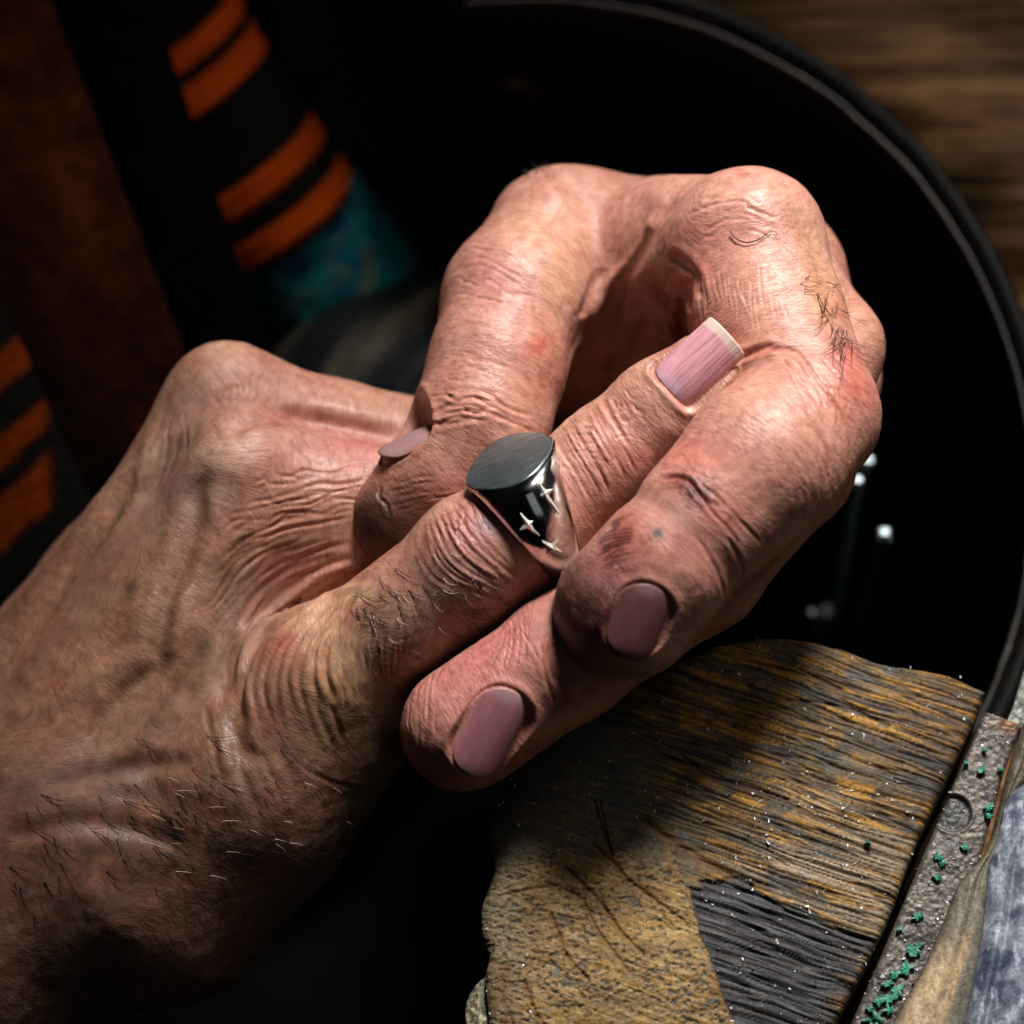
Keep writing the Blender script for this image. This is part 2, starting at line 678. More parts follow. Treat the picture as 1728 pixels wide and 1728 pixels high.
# knuckle-skin wrinkles of the ring finger
WR = (0.48, 0.22, 0.13)
family(A, [(330, 1000), (385, 930), (470, 880), (600, 850)], [(400, 1120), (450, 1040), (520, 985), (610, 955)], 17, 5, 4.5, 3.6, None, tint=WR, ta=.4)
family(A, [(380, 880), (420, 860), (480, 850), (560, 840)], [(350, 1010), (390, 960), (440, 930), (520, 910)], 12, 6, 3.5, 2.8, None, tint=WR, ta=.35)
family(A, [(430, 800), (500, 800), (570, 790), (660, 790)], [(400, 905), (470, 880), (550, 862), (620, 850)], 12, 8, 3.5, 3.2, None, tint=WR, ta=.35)
family(A, [(345, 660), (360, 690), (375, 740)], [(470, 620), (470, 640), (460, 690)], 10, 7, 3.5, 3.0, 'middle', tint=WR, ta=.2)
family(A, [(270, 700), (240, 800), (190, 880)], [(330, 690), (300, 790), (240, 870)], 8, 5, 4, 3.5, None, tint=TD, ta=.25)
# the web and the bunched skin at the root of the little finger
DC = [(640, 968), (583, 975), (542, 993), (504, 1022), (467, 1051), (438, 1083), (418, 1132), (406, 1180), (418, 1256)]
SC = [(606, 1000), (594, 1016), (578, 1040), (565, 1065), (555, 1083), (550, 1105), (549, 1135), (556, 1160), (566, 1190)]
A.stroke(DC, 9, 17, tint=(0.36, 0.16, 0.06), ta=.85, rim=.5)
A.stroke(SC, 6.5, 12, tint=(0.38, 0.20, 0.06), ta=.8, rim=.5)
DC, SC = np.array(DC, float), np.array(SC, float)
for t in (0.16, .3, .43, .56, .7, .84):
    A.stroke((DC * (1 - t) + SC * t)[0:9] + np.array([[jit(0, 2), jit(0, 2)] for _ in DC]), 5.5, 8.0, tint=(0.42, 0.24, 0.12), ta=.5)
A.stroke(DC - (14, 26), 7, 8, tint=WR, ta=.5)
A.stroke(DC - (26, 52), 6, 6, tint=WR, ta=.5)
family(A, [(600, 1010), (575, 1080), (575, 1150), (590, 1230)], [(700, 1000), (690, 1060), (680, 1110), (672, 1150)], 15, 4, 3.4, 3.0, None, tint=(0.40, 0.26, 0.15), ta=.4)
family(A, [(430, 1150), (440, 1210), (470, 1270)], [(560, 1160), (590, 1240), (610, 1290)], 6, 2, 5, 3.0, None, tint=(0.34, 0.2, 0.11), ta=.4)
A.stroke([(500, 1290), (560, 1320), (640, 1335), (690, 1330)], 5, 2, None, tint=(0.2, 0.13, 0.08), ta=.3)
family(A, [(330, 1180), (350, 1280), (380, 1380)], [(430, 1230), (460, 1300), (500, 1370)], 7, 3, 7, 3.5, None, tint=(0.27, 0.17, 0.11), ta=.4)
# little finger: middle joint, end joint, lines around the nail
for i in range(13):
    a0 = -2 + i * 8.5 + jit(0, 2.5)
    top = 1132 + jit(0, 6)
    bow = 26 - i * 1.6
    L_ = [an(a0 + bow * .8, top), an(a0 + 2, 1165), an(a0 - bow * .3, 1205), an(a0 + bow * .1, 1245), an(a0 + bow * 1.3, 1290), an(a0 + bow * 2.2, 1320)]
    k0, k1 = (0, 6) if i % 3 else (1, 5)
    A.stroke(L_[k0:k1], jit(4.2, 1), R_.uniform(2.5, 6.0), PK, tint=(0.36, 0.15, 0.12), ta=.55, rim=.55)
family(A, [an(50, 1150), an(62, 1190), an(70, 1230)], [an(120, 1145), an(110, 1180), an(100, 1230)], 8, 4, 3, 3.5, PK, tint=(0.4, 0.2, 0.18), ta=.4)
for i in range(17):
    a0 = 292 + i * 7.0 + jit(0, 2)
    L_ = [an(a0 + 8, 1148), an(a0 + 2, 1180), an(a0 - 2, 1215), an(a0 - 6, 1250), an(a0 - 14, 1290)]
    A.stroke(L_[R_.randint(0, 1):R_.randint(4, 5)], jit(3.8, .8), R_.uniform(2.5, 5.6), PK, tint=(0.50, 0.24, 0.17), ta=.5, rim=.6)
for i in range(11):
    a0, n0 = jit(340, 45), jit(1190, 30)
    A.stroke([an(a0, n0), an(a0 + 22, n0 + jit(16, 10)), an(a0 + 44, n0 + jit(22, 16))], 2.8, 1.6, PK, tint=(0.50, 0.24, 0.17), ta=.35)
family(A, [an(405, 1160), an(400, 1200), an(396, 1240)], [an(450, 1160), an(455, 1200), an(460, 1240)], 7, 3, 3, 2.6, PK, tint=(.5, .24, .17), ta=.35)
family(A, [an(215, 1155), an(215, 1210), an(212, 1270)], [an(285, 1155), an(285, 1210), an(282, 1270)], 9, 3, 3, 2.0, PK, tint=(.5, .24, .17), ta=.25)

# colours of hand A
pA = A.paint
pA(300, 1330, 560, 420, 0, (0.30, 0.19, 0.115), .8)  # tanned forearm, also darkened in colour for the falloff of the lamp
pA(60, 1100, 200, 240, 30, (0.36, 0.215, 0.13), .6)
pA(90, 1180, 120, 200, 30, (0.46, 0.25, 0.16), .4)
pA(40, 1440, 110, 90, 0, (0.50, 0.30, 0.22), .5, noise=.8)
pA(220, 1400, 260, 150, 0, (0.17, 0.105, 0.068), .85)  # lower forearm: tan plus painted shade where the light falls off
pA(100, 1650, 300, 160, 0, (0.16, 0.10, 0.068), .85)  # same painted falloff, carried on toward the elbow
pA(375, 605, 60, 34, -10, (0.66, 0.46, 0.31), .8)
pA(480, 640, 120, 40, 12, (0.55, 0.33, 0.25), .5)
pA(395, 765, 50, 40, -30, (0.68, 0.52, 0.38), .75)
pA(360, 830, 16, 70, 10, (0.66, 0.52, 0.36), .5)
pA(590, 770, 140, 40, 5, (0.60, 0.27, 0.23), .55)
pA(300, 800, 50, 80, 20, (0.36, 0.22, 0.17), .6)
pA(470, 880, 110, 60, -15, (0.60, 0.36, 0.24), .5)
pA(480, 965, 60, 32, -30, (0.42, 0.20, 0.18), .75)
pA(420, 1010, 60, 50, 0, (0.28, 0.19, 0.15), .8)
pA(560, 950, 90, 30, -15, (0.58, 0.29, 0.22), .6)
pA(540, 1020, 75, 34, -45, (0.74, 0.52, 0.34), .8)
pA(560, 1130, 48, 80, 0, (0.74, 0.52, 0.30), .85)
pA(560, 1190, 60, 50, 0, (0.48, 0.34, 0.18), .6)
pA(610, 1005, 34, 16, -30, (0.66, 0.54, 0.30), .8)
pA(480, 1090, 34, 24, -50, (0.50, 0.17, 0.11), .7)
pA(470, 1150, 40, 50, 0, (0.58, 0.31, 0.21), .5)
pA(462, 1215, 40, 50, 0, (0.28, 0.12, 0.09), .75)
pA(640, 1250, 90, 90, 0, (0.32, 0.25, 0.15), .6)
pA(222, 992, 11, 14, 20, (0.17, 0.11, 0.06), .8, noise=0)
pA(345, 1088, 16, 18, 20, (0.16, 0.10, 0.05), .75, noise=.3)
pA(200, 868, 8, 20, 20, (0.17, 0.11, 0.07), .6, noise=.3)
pA(412, 1166, 9, 9, 0, (0.15, 0.07, 0.05), .6, noise=.3)
pA(452, 1195, 4, 4, 0, (0.2, 0.02, 0.02), .8, noise=0)
for i in range(90):
    pA(jit(190, 220), jit(1200, 330), jit(13, 9), jit(9, 6), jit(0, 90), (0.20, 0.115, 0.065), R_.uniform(.15, .5), noise=.8, nsc=14)
for i in range(60):
    pA(jit(160, 190), jit(1200, 330), jit(17, 10), jit(10, 6), jit(-50, 40), (0.52, 0.27, 0.17), R_.uniform(.15, .4), noise=.8)
pA(750, 960, 110, 60, -37, (0.36, 0.21, 0.175), .75, PK)
pA(690, 1050, 90, 60, -37, (0.40, 0.27, 0.19), .7, PK)
pA(790, 900, 34, 52, -30, (0.42, 0.17, 0.155), .75, PK)
pA(822, 888, 18, 20, 0, (0.36, 0.30, 0.36), .65, PK)
pA(752, 850, 20, 26, 20, (0.62, 0.40, 0.30), .6, PK)
pA(860, 980, 70, 40, -37, (0.36, 0.23, 0.16), .7, PK)
pA(1000, 800, 80, 60, -37, (0.60, 0.34, 0.27), .7, PK)
pA(1030, 730, 50, 40, -37, (0.66, 0.40, 0.32), .6, PK)
pA(1085, 775, 30, 24, 0, (0.46, 0.14, 0.13), .7, PK)
pA(970, 880, 60, 40, -37, (0.52, 0.30, 0.22), .6, PK)
pA(1120, 700, 70, 40, -37, (0.62, 0.34, 0.28), .6, PK)

# ================= hand B
B.bump_at(1048, 405, 34, 62, 25, -42)
B.bump_at(1010, 560, 30, 60, 25, -18, zr=(-600, -150))
B.stroke([(1110, 350), (1080, 395), (1045, 445), (1012, 510), (990, 566)], 12, -17, rim=.15, tint=(0.60, 0.36, 0.26), ta=.4)
B.stroke([(1150, 330), (1110, 370), (1072, 430), (1040, 500), (1020, 560)], 9, 7)
B.stroke([(1020, 450), (1000, 500), (985, 540)], 8, 8, tint=(0.40, 0.2, 0.14), ta=.4)
B.bump_at(1030, 340, 60, 30, 0, -8)
# top of the hand: tendon to the index knuckle, thumb side
B.stroke([(1330, 330), (1362, 390), (1385, 450), (1410, 530)], 12, 7, tint=(0.42, 0.26, 0.17), ta=.4)
B.bump_at(1290, 340, 60, 40, 30, 6)
B.stroke([(940, 300), (985, 330), (1010, 380), (1000, 430)], 20, 8)
B.bump_at(930, 330, 50, 30, 0, 6)
family(B, [(1150, 340), (1230, 320), (1300, 340)], [(1180, 420), (1260, 390), (1350, 430)], 9, 6, 4, 2.6, 'index', tint=(.56, .31, .22), ta=.3)
# creases of the palm behind, and the roll of skin at the root of the index
B.stroke([(1098, 470), (1112, 500), (1140, 515), (1168, 510)], 8, 10, tint=(0.34, 0.12, 0.09), ta=.6)
B.stroke([(1165, 460), (1158, 500), (1150, 540), (1162, 600)], 9, 11, tint=(0.34, 0.12, 0.09), ta=.6)
B.stroke([(1120, 480), (1130, 540), (1150, 590)], 3.5, 5, tint=(.3, .12, .09), ta=.4)
B.stroke([(1090, 560), (1120, 575), (1150, 600)], 3.5, 4, tint=(.3, .12, .09), ta=.4)
B.stroke([(1085, 520), (1060, 570), (1035, 620), (1020, 680)], 12, 9, zr=(-900, -220), tint=(.3, .12, .09), ta=.4)
B.stroke([(1125, 430), (1150, 440), (1175, 470), (1180, 510)], 8, 8, tint=(0.5, 0.22, 0.16), ta=.5)
for i in range(17):
    x0 = 1178 + i * 8.8 + jit(0, 3)
    y0 = 455 + jit(12, 22) - abs(i - 6) * .5
    ln = R_.uniform(45, 95)
    B.stroke([(x0, y0), (x0 + jit(2, 4), y0 + ln * .4), (x0 + jit(9, 5), y0 + ln)], 2.4, R_.uniform(1.0, 2.3), 'index', tint=(0.68, 0.47, 0.36), ta=.6)
# middle joint of the index
RD = (0.42, 0.14, 0.10)
B.stroke([(1200, 590), (1228, 602), (1256, 600), (1290, 588), (1318, 582)], 7, 11, 'index', tint=RD, ta=.6, rim=.6)
B.stroke([(1262, 612), (1310, 590), (1345, 596), (1377, 638), (1412, 690), (1435, 740)], 4.2, 5, 'index', tint=RD, ta=.6)
B.stroke([(1355, 680), (1375, 720), (1394, 760), (1400, 800)], 4, 4.5, 'index', tint=RD, ta=.6)
B.stroke([(1400, 610), (1440, 650), (1465, 700)], 4, 4, 'index', tint=RD, ta=.4)
family(B, [(1300, 600), (1340, 660), (1370, 730)], [(1400, 590), (1450, 640), (1475, 710)], 10, 5, 3.2, 3.4, 'index', tint=RD, ta=.4)
family(B, [(1300, 760), (1340, 810), (1350, 880)], [(1440, 730), (1440, 780), (1420, 830)], 6, 6, 3.2, 2.5, 'index', tint=(.4, .2, .14), ta=.35)
# end joint of the index: dark crease with red dirt
BL = (0.17, 0.045, 0.03)
B.stroke([(1112, 812), (1130, 805), (1150, 806), (1166, 816), (1180, 836), (1200, 858)], 5.0, 11, tint=BL, ta=.95, tw=.8, rim=.4)
B.stroke([(1172, 812), (1200, 830), (1232, 860), (1262, 892), (1290, 922)], 3.6, 4, tint=(0.26, 0.08, 0.06), ta=.7)
B.stroke([(1185, 842), (1205, 868), (1235, 900), (1250, 925)], 3.6, 4, tint=(0.26, 0.08, 0.06), ta=.6)
B.stroke([(1170, 900), (1195, 935), (1215, 975), (1222, 1010)], 4, 4.5, tint=(.28, .12, .09), ta=.5)
B.stroke([(1225, 900), (1250, 950), (1254, 985)], 5, 5, tint=(.24, .12, .09), ta=.5)
for i in range(30):
    x, y = jit(1185, 28), jit(832, 30)
    B.paint(x, y, R_.uniform(2, 7), R_.uniform(1.5, 4), jit(20, 40), BL, R_.uniform(.3, .7), ('index', 'tip'), noise=.3)
for i in range(22):
    x, y = jit(1160, 45), jit(775, 50)
    B.paint(x, y, R_.uniform(3, 9), R_.uniform(1.3, 2.2), jit(10, 20), (0.34, 0.10, 0.07), R_.uniform(.2, .5), 'index', noise=.3)
# thumb
family(B, [(715, 672), (760, 652), (820, 655), (900, 690)], [(705, 735), (760, 716), (830, 716), (915, 745)], 11, 5, 4.2, 4.4, 'thumb', tint=(.56, .27, .19), ta=.5)
B.stroke([(778, 690), (800, 697), (826, 690)], 4.5, 6, 'thumb', tint=(.5, .17, .1), ta=.6)
B.stroke([(745, 660), (770, 676), (800, 670), (830, 690)], 4, 5, 'thumb', tint=(.56, .27, .19), ta=.4)
family(B, [(780, 380), (840, 390), (900, 430)], [(750, 560), (830, 560), (940, 600)], 13, 9, 4, 2.2, 'thumb', tint=(.6, .36, .27), ta=.25)
family(B, [(760, 590), (810, 590), (880, 610)], [(740, 650), (800, 640), (880, 660)], 7, 8, 3.5, 2.4, 'thumb', tint=(.58, .32, .24), ta=.35)
family(B, [(650, 812), (710, 800), (770, 800)], [(660, 870), (720, 850), (780, 840)], 13, 2.5, 2.8, 2.2, 'thumb', tint=(.36, .17, .12), ta=.45)
B.stroke([(645, 818), (640, 838), (652, 852), (658, 876)], 4, 6, 'thumb', tint=(.12, .06, .04), ta=.8)
# middle finger
family(B, [(930, 1040), (905, 1090), (925, 1160), (945, 1215)], [(980, 1080), (950, 1130), (965, 1180), (990, 1200)], 7, 3, 4, 5.2, 'middle', tint=(.40, .15, .11), ta=.6)
for i in range(12):
    a = math.radians(jit(95, 45))
    x0, y0 = jit(870, 20), jit(1050, 14)
    B.stroke([(x0, y0), (x0 + 30 * math.cos(a), y0 + 30 * math.sin(a)), (x0 + 75 * math.cos(a + .1), y0 + 75 * math.sin(a + .1))], 2.6, 2.2, 'middle', tint=(.52, .24, .19), ta=.4)
family(B, [(720, 1130), (690, 1180), (690, 1260)], [(780, 1090), (740, 1150), (735, 1290)], 12, 3, 2.8, 2.2, 'middle', tint=(.56, .28, .2), ta=.35)
family(B, [(1000, 1100), (1040, 1150), (1080, 1140)], [(1220, 980), (1250, 1010), (1270, 990)], 7, 4, 3.4, 2.6, 'middle', tint=(.3, .14, .1), ta=.4)

pB = B.paint
pB(860, 480, 70, 100, 20, (0.60, 0.33, 0.27), .6)
pB(830, 480, 40, 50, 0, (0.58, 0.25, 0.23), .5)
pB(920, 400, 60, 50, 0, (0.60, 0.39, 0.24), .6)
pB(950, 480, 40, 50, 0, (0.60, 0.38, 0.23), .5)
pB(905, 585, 24, 16, -30, (0.52, 0.12, 0.09), .7)
pB(930, 640, 40, 70, 10, (0.50, 0.20, 0.13), .55, 'thumb')
pB(800, 690, 60, 30, 0, (0.58, 0.29, 0.21), .4, 'thumb')
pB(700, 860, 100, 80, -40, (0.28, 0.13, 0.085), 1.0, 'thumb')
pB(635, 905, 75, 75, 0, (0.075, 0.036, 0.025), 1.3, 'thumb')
pB(770, 800, 50, 16, -10, (0.54, 0.24, 0.22), .5, 'thumb')
pB(1220, 330, 120, 40, 0, (0.62, 0.38, 0.30), .6)
pB(1050, 420, 30, 60, 25, (0.34, 0.20, 0.12), .6)
pB(1170, 400, 40, 30, 0, (0.60, 0.28, 0.22), .6)
pB(1170, 460, 34, 26, 0, (0.52, 0.18, 0.13), .7)
pB(1110, 560, 60, 100, 0, (0.40, 0.19, 0.14), .6)
pB(1370, 410, 30, 60, -20, (0.48, 0.31, 0.20), .5)
pB(1240, 540, 70, 50, 0, (0.58, 0.28, 0.20), .5, 'index')
pB(1380, 500, 40, 30, 60, (0.62, 0.36, 0.17), .7, 'index')
pB(1320, 490, 40, 40, 0, (0.60, 0.34, 0.25), .4, 'index')
pB(1440, 640, 40, 60, -20, (0.54, 0.19, 0.15), .75, 'index')
pB(1430, 600, 30, 30, 0, (0.52, 0.16, 0.13), .5, 'index')
pB(1300, 700, 80, 60, -45, (0.62, 0.36, 0.27), .5, 'index')
pB(1180, 780, 60, 50, -45, (0.60, 0.25, 0.21), .65, ('index', 'tip'))
pB(1210, 870, 40, 30, 45, (0.54, 0.18, 0.15), .6, ('index', 'tip'))
pB(1120, 860, 40, 36, 0, (0.66, 0.38, 0.28), .6, 'tip')
pB(1180, 900, 60, 50, -45, (0.56, 0.27, 0.24), .6, ('index', 'tip'))
pB(1280, 930, 80, 50, -45, (0.44, 0.27, 0.20), .6, ('index', 'tip'))
pB(1045, 890, 44, 34, 0, (0.50, 0.15, 0.11), .6, 'tip')
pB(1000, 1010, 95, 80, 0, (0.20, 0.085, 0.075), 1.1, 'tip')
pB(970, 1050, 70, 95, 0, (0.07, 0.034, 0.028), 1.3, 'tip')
pB(1060, 960, 60, 40, 0, (0.36, 0.16, 0.15), .6, 'tip')
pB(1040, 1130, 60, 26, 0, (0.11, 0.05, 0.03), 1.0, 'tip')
pB(1150, 1060, 60, 50, -45, (0.30, 0.17, 0.13), .6, 'tip')
pB(1110, 900, 9, 8, 0, (0.05, 0.055, 0.06), .9, 'tip', noise=.5, nsc=10)
for i in range(60):
    pB(jit(1100, 60), jit(890, 60), R_.uniform(2, 6), 1.6, jit(-5, 25), (0.38, 0.11, 0.08), R_.uniform(.2, .6), 'tip', noise=.2)
pB(860, 1080, 90, 55, -33, (0.62, 0.27, 0.25), .8, 'middle')
pB(780, 1180, 110, 90, 0, (0.56, 0.22, 0.20), .6, 'middle')
pB(800, 1110, 60, 30, -33, (0.60, 0.26, 0.25), .6, 'middle')
pB(735, 1200, 60, 80, 0, (0.54, 0.27, 0.23), .6, 'middle')
pB(740, 1300, 70, 50, 0, (0.44, 0.22, 0.18), .6, 'middle')
pB(930, 1130, 30, 60, 0, (0.58, 0.27, 0.18), .6, 'middle')
pB(1020, 1080, 80, 60, -33, (0.50, 0.24, 0.20), .5, 'middle')
pB(1200, 1000, 120, 70, -33, (0.38, 0.19, 0.14), .6, 'middle')
pB(1450, 580, 40, 60, 0, (0.52, 0.30, 0.20), .5, 'middle')

# overall mottling, veins and pores of colour
for S, sd in ((A, 3), (B, 5)):
    n1 = fbm(S.V / 55.0, 4, sd)[:, None]
    n2 = fbm(S.V / 16.0, 3, sd + 4)[:, None]
    n3 = fbm(S.V / 6.5, 2, sd + 8)[:, None]
    gA = 1.5 if S is A else 1.0
    S.col *= 1 + gA * (n1 * np.array([0.09, 0.24, 0.24]) + n2 * np.array([0.09, 0.14, 0.14]) + n3 * np.array([0.07, 0.09, 0.09]))
    S.col = np.clip(S.col * np.array([.90, .76, .75]), 0.01, 0.8)
    S.commit()
    S.commit()

pA(222, 992, 10, 14, 20, (0.10, 0.06, 0.035), .8, noise=0)
pA(345, 1088, 17, 19, 20, (0.10, 0.065, 0.04), .7, noise=.3)
pA(200, 868, 8, 22, 20, (0.12, 0.08, 0.05), .6, noise=.3)
pA(412, 1166, 8, 8, 0, (0.10, 0.05, 0.04), .6, noise=.3)
pB(1110, 900, 8, 7, 0, (0.03, 0.035, 0.04), .95, 'tip', noise=.4, nsc=8)
pB(1172, 830, 36, 15, 42, (0.13, 0.03, 0.024), 1.3, ('index', 'tip'), noise=.9, nsc=9)
pB(1160, 885, 20, 42, 15, (0.26, 0.075, 0.06), .9, 'tip', noise=.9, nsc=12)
pB(1040, 905, 34, 40, 30, (0.32, 0.085, 0.065), .8, 'tip', noise=.7, nsc=14)
for i in range(90):
    t = abs(R_.gauss(0, 1))
    pB(1172 + R_.gauss(0, 20), 822 + R_.gauss(0, 13), R_.uniform(1.5, 5), R_.uniform(1.2, 2.6), jit(25, 35), (0.08, 0.018, 0.014), R_.uniform(.5, 1), ('index', 'tip'), noise=.2)
for i in range(50):
    q = R_.random()
    pB(1175 + 75 * q + R_.gauss(0, 5), 820 + 70 * q + R_.gauss(0, 5), R_.uniform(2, 6), R_.uniform(1, 2), 42 + jit(0, 14), (0.11, 0.025, 0.02), R_.uniform(.4, .9), ('index', 'tip'), noise=.2)
for i in range(70):
    pB(1026 + R_.gauss(0, 12), jit(1052, 62), R_.uniform(2, 6), R_.uniform(2, 4), jit(80, 30), (0.11, 0.03, 0.02), R_.uniform(.3, .8), 'tip', noise=.2)
for i in range(50):
    pB(jit(1045, 55), jit(1128, 14), R_.uniform(3, 8), R_.uniform(1.5, 4), jit(0, 30), (0.12, 0.045, 0.02), R_.uniform(.3, .7), 'tip', noise=.2)
for i in range(17):
    y0 = 868 + i * 5.9
    x0 = 1006 + abs(i - 8) * 1.2 + (10 if i < 4 else 0) + jit(0, 5)
    x1 = 1064 + jit(0, 12)
    k = 1.1 - abs(i - 8) * .07
    B.stroke([(x0, y0 + 16), (x0 + 20, y0 + 7), (x1 - 20, y0 + 2), (x1, y0)], 1.9, 1.3, 'tip', tint=(0.05, 0.014, 0.012), ta=k, rim=.3)
for i in range(46):
    pB(jit(735, 55), jit(1255, 75), R_.uniform(1, 3), R_.uniform(.8, 1.6), jit(0, 90), (0.72, 0.52, 0.42), R_.uniform(.3, .7), 'middle', noise=0)

# ------------------------------------------------------------------ nails


class Nail:
    def __init__(self, S, tree, cpx, cpy, cz, ax_px, nrm, Lg, Rn, phi, tip_t=0.82, fold_h=5.0, squ=2.6, lift=1.5, fit=0.0):
        ax = np.array([ax_px[0], -ax_px[1], ax_px[2]], float)
        nrm = np.array(nrm, float)
        nrm /= np.linalg.norm(nrm)
        ax -= (ax @ nrm) * nrm
        ax /= np.linalg.norm(ax)
        lat = np.cross(ax, nrm)
        c = P(cpx, cpy, cz)
        # surface along the normal; tilt the plate until it lies on the flesh
        ts = np.linspace(-60, 240, 151)

        def rise(p):
            d = field((p + ts[:, None] * nrm).astype(np.float32), tree)
            k = len(d) - np.argmax(d[::-1] < 0)
            return ts[min(k, len(ts) - 1)]
        if fit:
            q0 = c + nrm * rise(c)
            e = 26.0
            g = np.array([field(np.array([q0 + e * d_, q0 - e * d_], np.float32), tree) for d_ in np.eye(3)])
            g = g[:, 0] - g[:, 1]
            g /= np.linalg.norm(g)
            nrm = nrm * (1 - fit) + g * fit
            nrm /= np.linalg.norm(nrm)
            c = q0 - nrm * 60
            ax = ax - (ax @ nrm) * nrm
            ax /= np.linalg.norm(ax)
            lat = np.cross(ax, nrm)
        for _ in range(3 if fit else 0):
            sl = (rise(c + ax * Lg * .42) - rise(c - ax * Lg * .42)) / (Lg * .84)
            sl = max(-.2, min(.2, sl)) * fit
            ax = ax + nrm * sl
            ax /= np.linalg.norm(ax)
            lat = np.cross(ax, nrm)
            lat /= np.linalg.norm(lat)
            nrm = np.cross(lat, ax)
            nrm /= np.linalg.norm(nrm)
            lat = np.cross(ax, nrm)
        h = rise(c)
        self.C = c + nrm * (h + lift - Rn)
        self.ax, self.nrm, self.lat, self.L, self.R, self.phi, self.squ = ax, nrm, lat, Lg, Rn, math.radians(phi), squ
        self.cnr, self.cnt = (.62, .86) if squ > 2.5 else (.06, .16)
        q = S.V - self.C
        t = (q @ ax) / Lg + .5
        u, w = q @ lat, q @ nrm
        r = np.hypot(u, w)
        ph = np.arctan2(u, w)
        s = ph / self.phi
        near = (r > Rn * .3) & (r < Rn * 2.2) & (np.abs(s) < 2.2) & (t > -.7) & (t < 1.5)
        # signed distance to the nail outline in units
        dx = (np.abs(s) - 1) * self.phi * Rn
        dt = np.maximum(-t, t - 1.0) * Lg
        cr = (.95 if squ < 2.5 else .28) * self.phi * Rn
        ex, et = dx + cr, dt + cr
        dist = np.where((ex > 0) & (et > 0), np.hypot(ex, et) - cr, np.maximum(dx, dt))
        # seat: inside the outline the flesh sits just under the plate
        k = near & (dist < 6)
        sink = sstep(6, -3, dist)
        target = Rn - 3.0 - 3.5 * np.exp(-np.clip(t, 0, 1) / .1) - (0 if squ > 2.5 else 1.5) * np.exp(-np.clip(1 - t, 0, 1) / .08)
        rr = np.where(k, r * (1 - sink) + np.minimum(r, target) * sink, r)
        dirv = (lat[None] * u[:, None] + nrm[None] * w[:, None]) / np.maximum(r, 1e-6)[:, None]
        S.V += dirv * (rr - r)[:, None]
        fold = near * (np.exp(-((dist - 8) / 7.0) ** 2) * fold_h - np.exp(-((dist - 1.0) / 2.6) ** 2) * 2) * sstep(tip_t + .12, tip_t, t)
        S.V += dirv * fold[:, None]
        a = near * np.exp(-((dist - 2) / 3.5) ** 2) * .15
        S.tints(np.arange(len(S.V)), a, (0.16, 0.06, 0.04))
        S.N = normals(S.V, S.Q)

    def mesh(self, person, name, mat, wob=0.6, thick=3.5):
        ns, nt_ = 33, 41
        s, t = np.meshgrid(np.linspace(-1, 1, ns), np.linspace(0, 1, nt_), indexing='ij')
        # round the corners by pulling t in near the sides
        c = np.clip(1 - np.abs(s) ** self.squ, 0.0, 1) ** (1 / self.squ)
        lo_, hi_ = .5 - .5 * (self.cnr + (1 - self.cnr) * c), .5 + .5 * (self.cnt + (1 - self.cnt) * c)
        tt = lo_ + t * (hi_ - lo_)
        ph = s * self.phi
        rad = self.R + 0.9 * np.sin(tt * 3.0) - 3.2 * np.abs(s) ** 3
        rad = rad - 3.0 * np.abs(s) ** 6 - 5.0 * np.exp(-tt / .09) - (0 if self.squ > 2.5 else 3.5) * np.exp(-(1 - tt) / .07)
        rad = rad + wob * vnoise(np.stack([s.ravel() * 9, tt.ravel() * .8, s.ravel() * 0], 1), 4).reshape(s.shape) * .8
        out = []
        for dr in (0, -thick):
            r = rad + dr
            p = (self.C + self.ax * ((tt - .5) * self.L)[..., None] + self.lat * (r * np.sin(ph))[..., None] + self.nrm * (r * np.cos(ph))[..., None])
            out.append(p.reshape(-1, 3))
        V = np.concatenate(out)
        N0 = ns * nt_
        i, j = np.meshgrid(np.arange(ns - 1), np.arange(nt_ - 1), indexing='ij')
        a = (i * nt_ + j).ravel()
        q = np.stack([a, a + nt_, a + nt_ + 1, a + 1], 1)
        F = [q[:, ::-1], q + N0]
        rim = [(i_, 0) for i_ in range(ns)] + [(ns - 1, j_) for j_ in range(1, nt_)] + [(i_, nt_ - 1) for i_ in range(ns - 2, -1, -1)] + [(0, j_) for j_ in range(nt_ - 2, 0, -1)]
        rim = np.array([a_ * nt_ + b_ for a_, b_ in rim])
        nx = np.roll(rim, -1)
        F.append(np.stack([rim, nx, nx + N0, rim + N0], 1))
        o = link(name, V, np.concatenate(F), mat, person)
        set_vec(o, np.tile(np.stack([s.ravel(), tt.ravel(), np.zeros(N0)], 1), (2, 1)), 'st')
        return o


nail_little = Nail(A, treeA, 1188, 622, 36, (85, -80, 8), (-0.22, 0.16, 1.0), 138, 72, 44, .82, 3.0)
nail_index = Nail(B, treeB, 1048, 1024, 150, (-0.35, 0.93, -0.2), (0.20, -0.10, 0.9), 126, 104, 28, 1.1, 2.5, 2.1, -2.0, .85)
nail_middle = Nail(B, treeB, 800, 1214, 60, (-0.46, 0.86, -0.1), (0.26, -0.14, 0.9), 160, 98, 31, 1.1, 2.5, 2.2, -2.0, .85)
nail_thumb = Nail(B, treeB, 752, 874, -140, (-0.85, 0.45, 0.0), (-0.41, 0.86, 0.27), 112, 88, 32, 1.1, 3.0, 2.2, -7.0)
# ------------------------------------------------------------------ skin, nails, hair


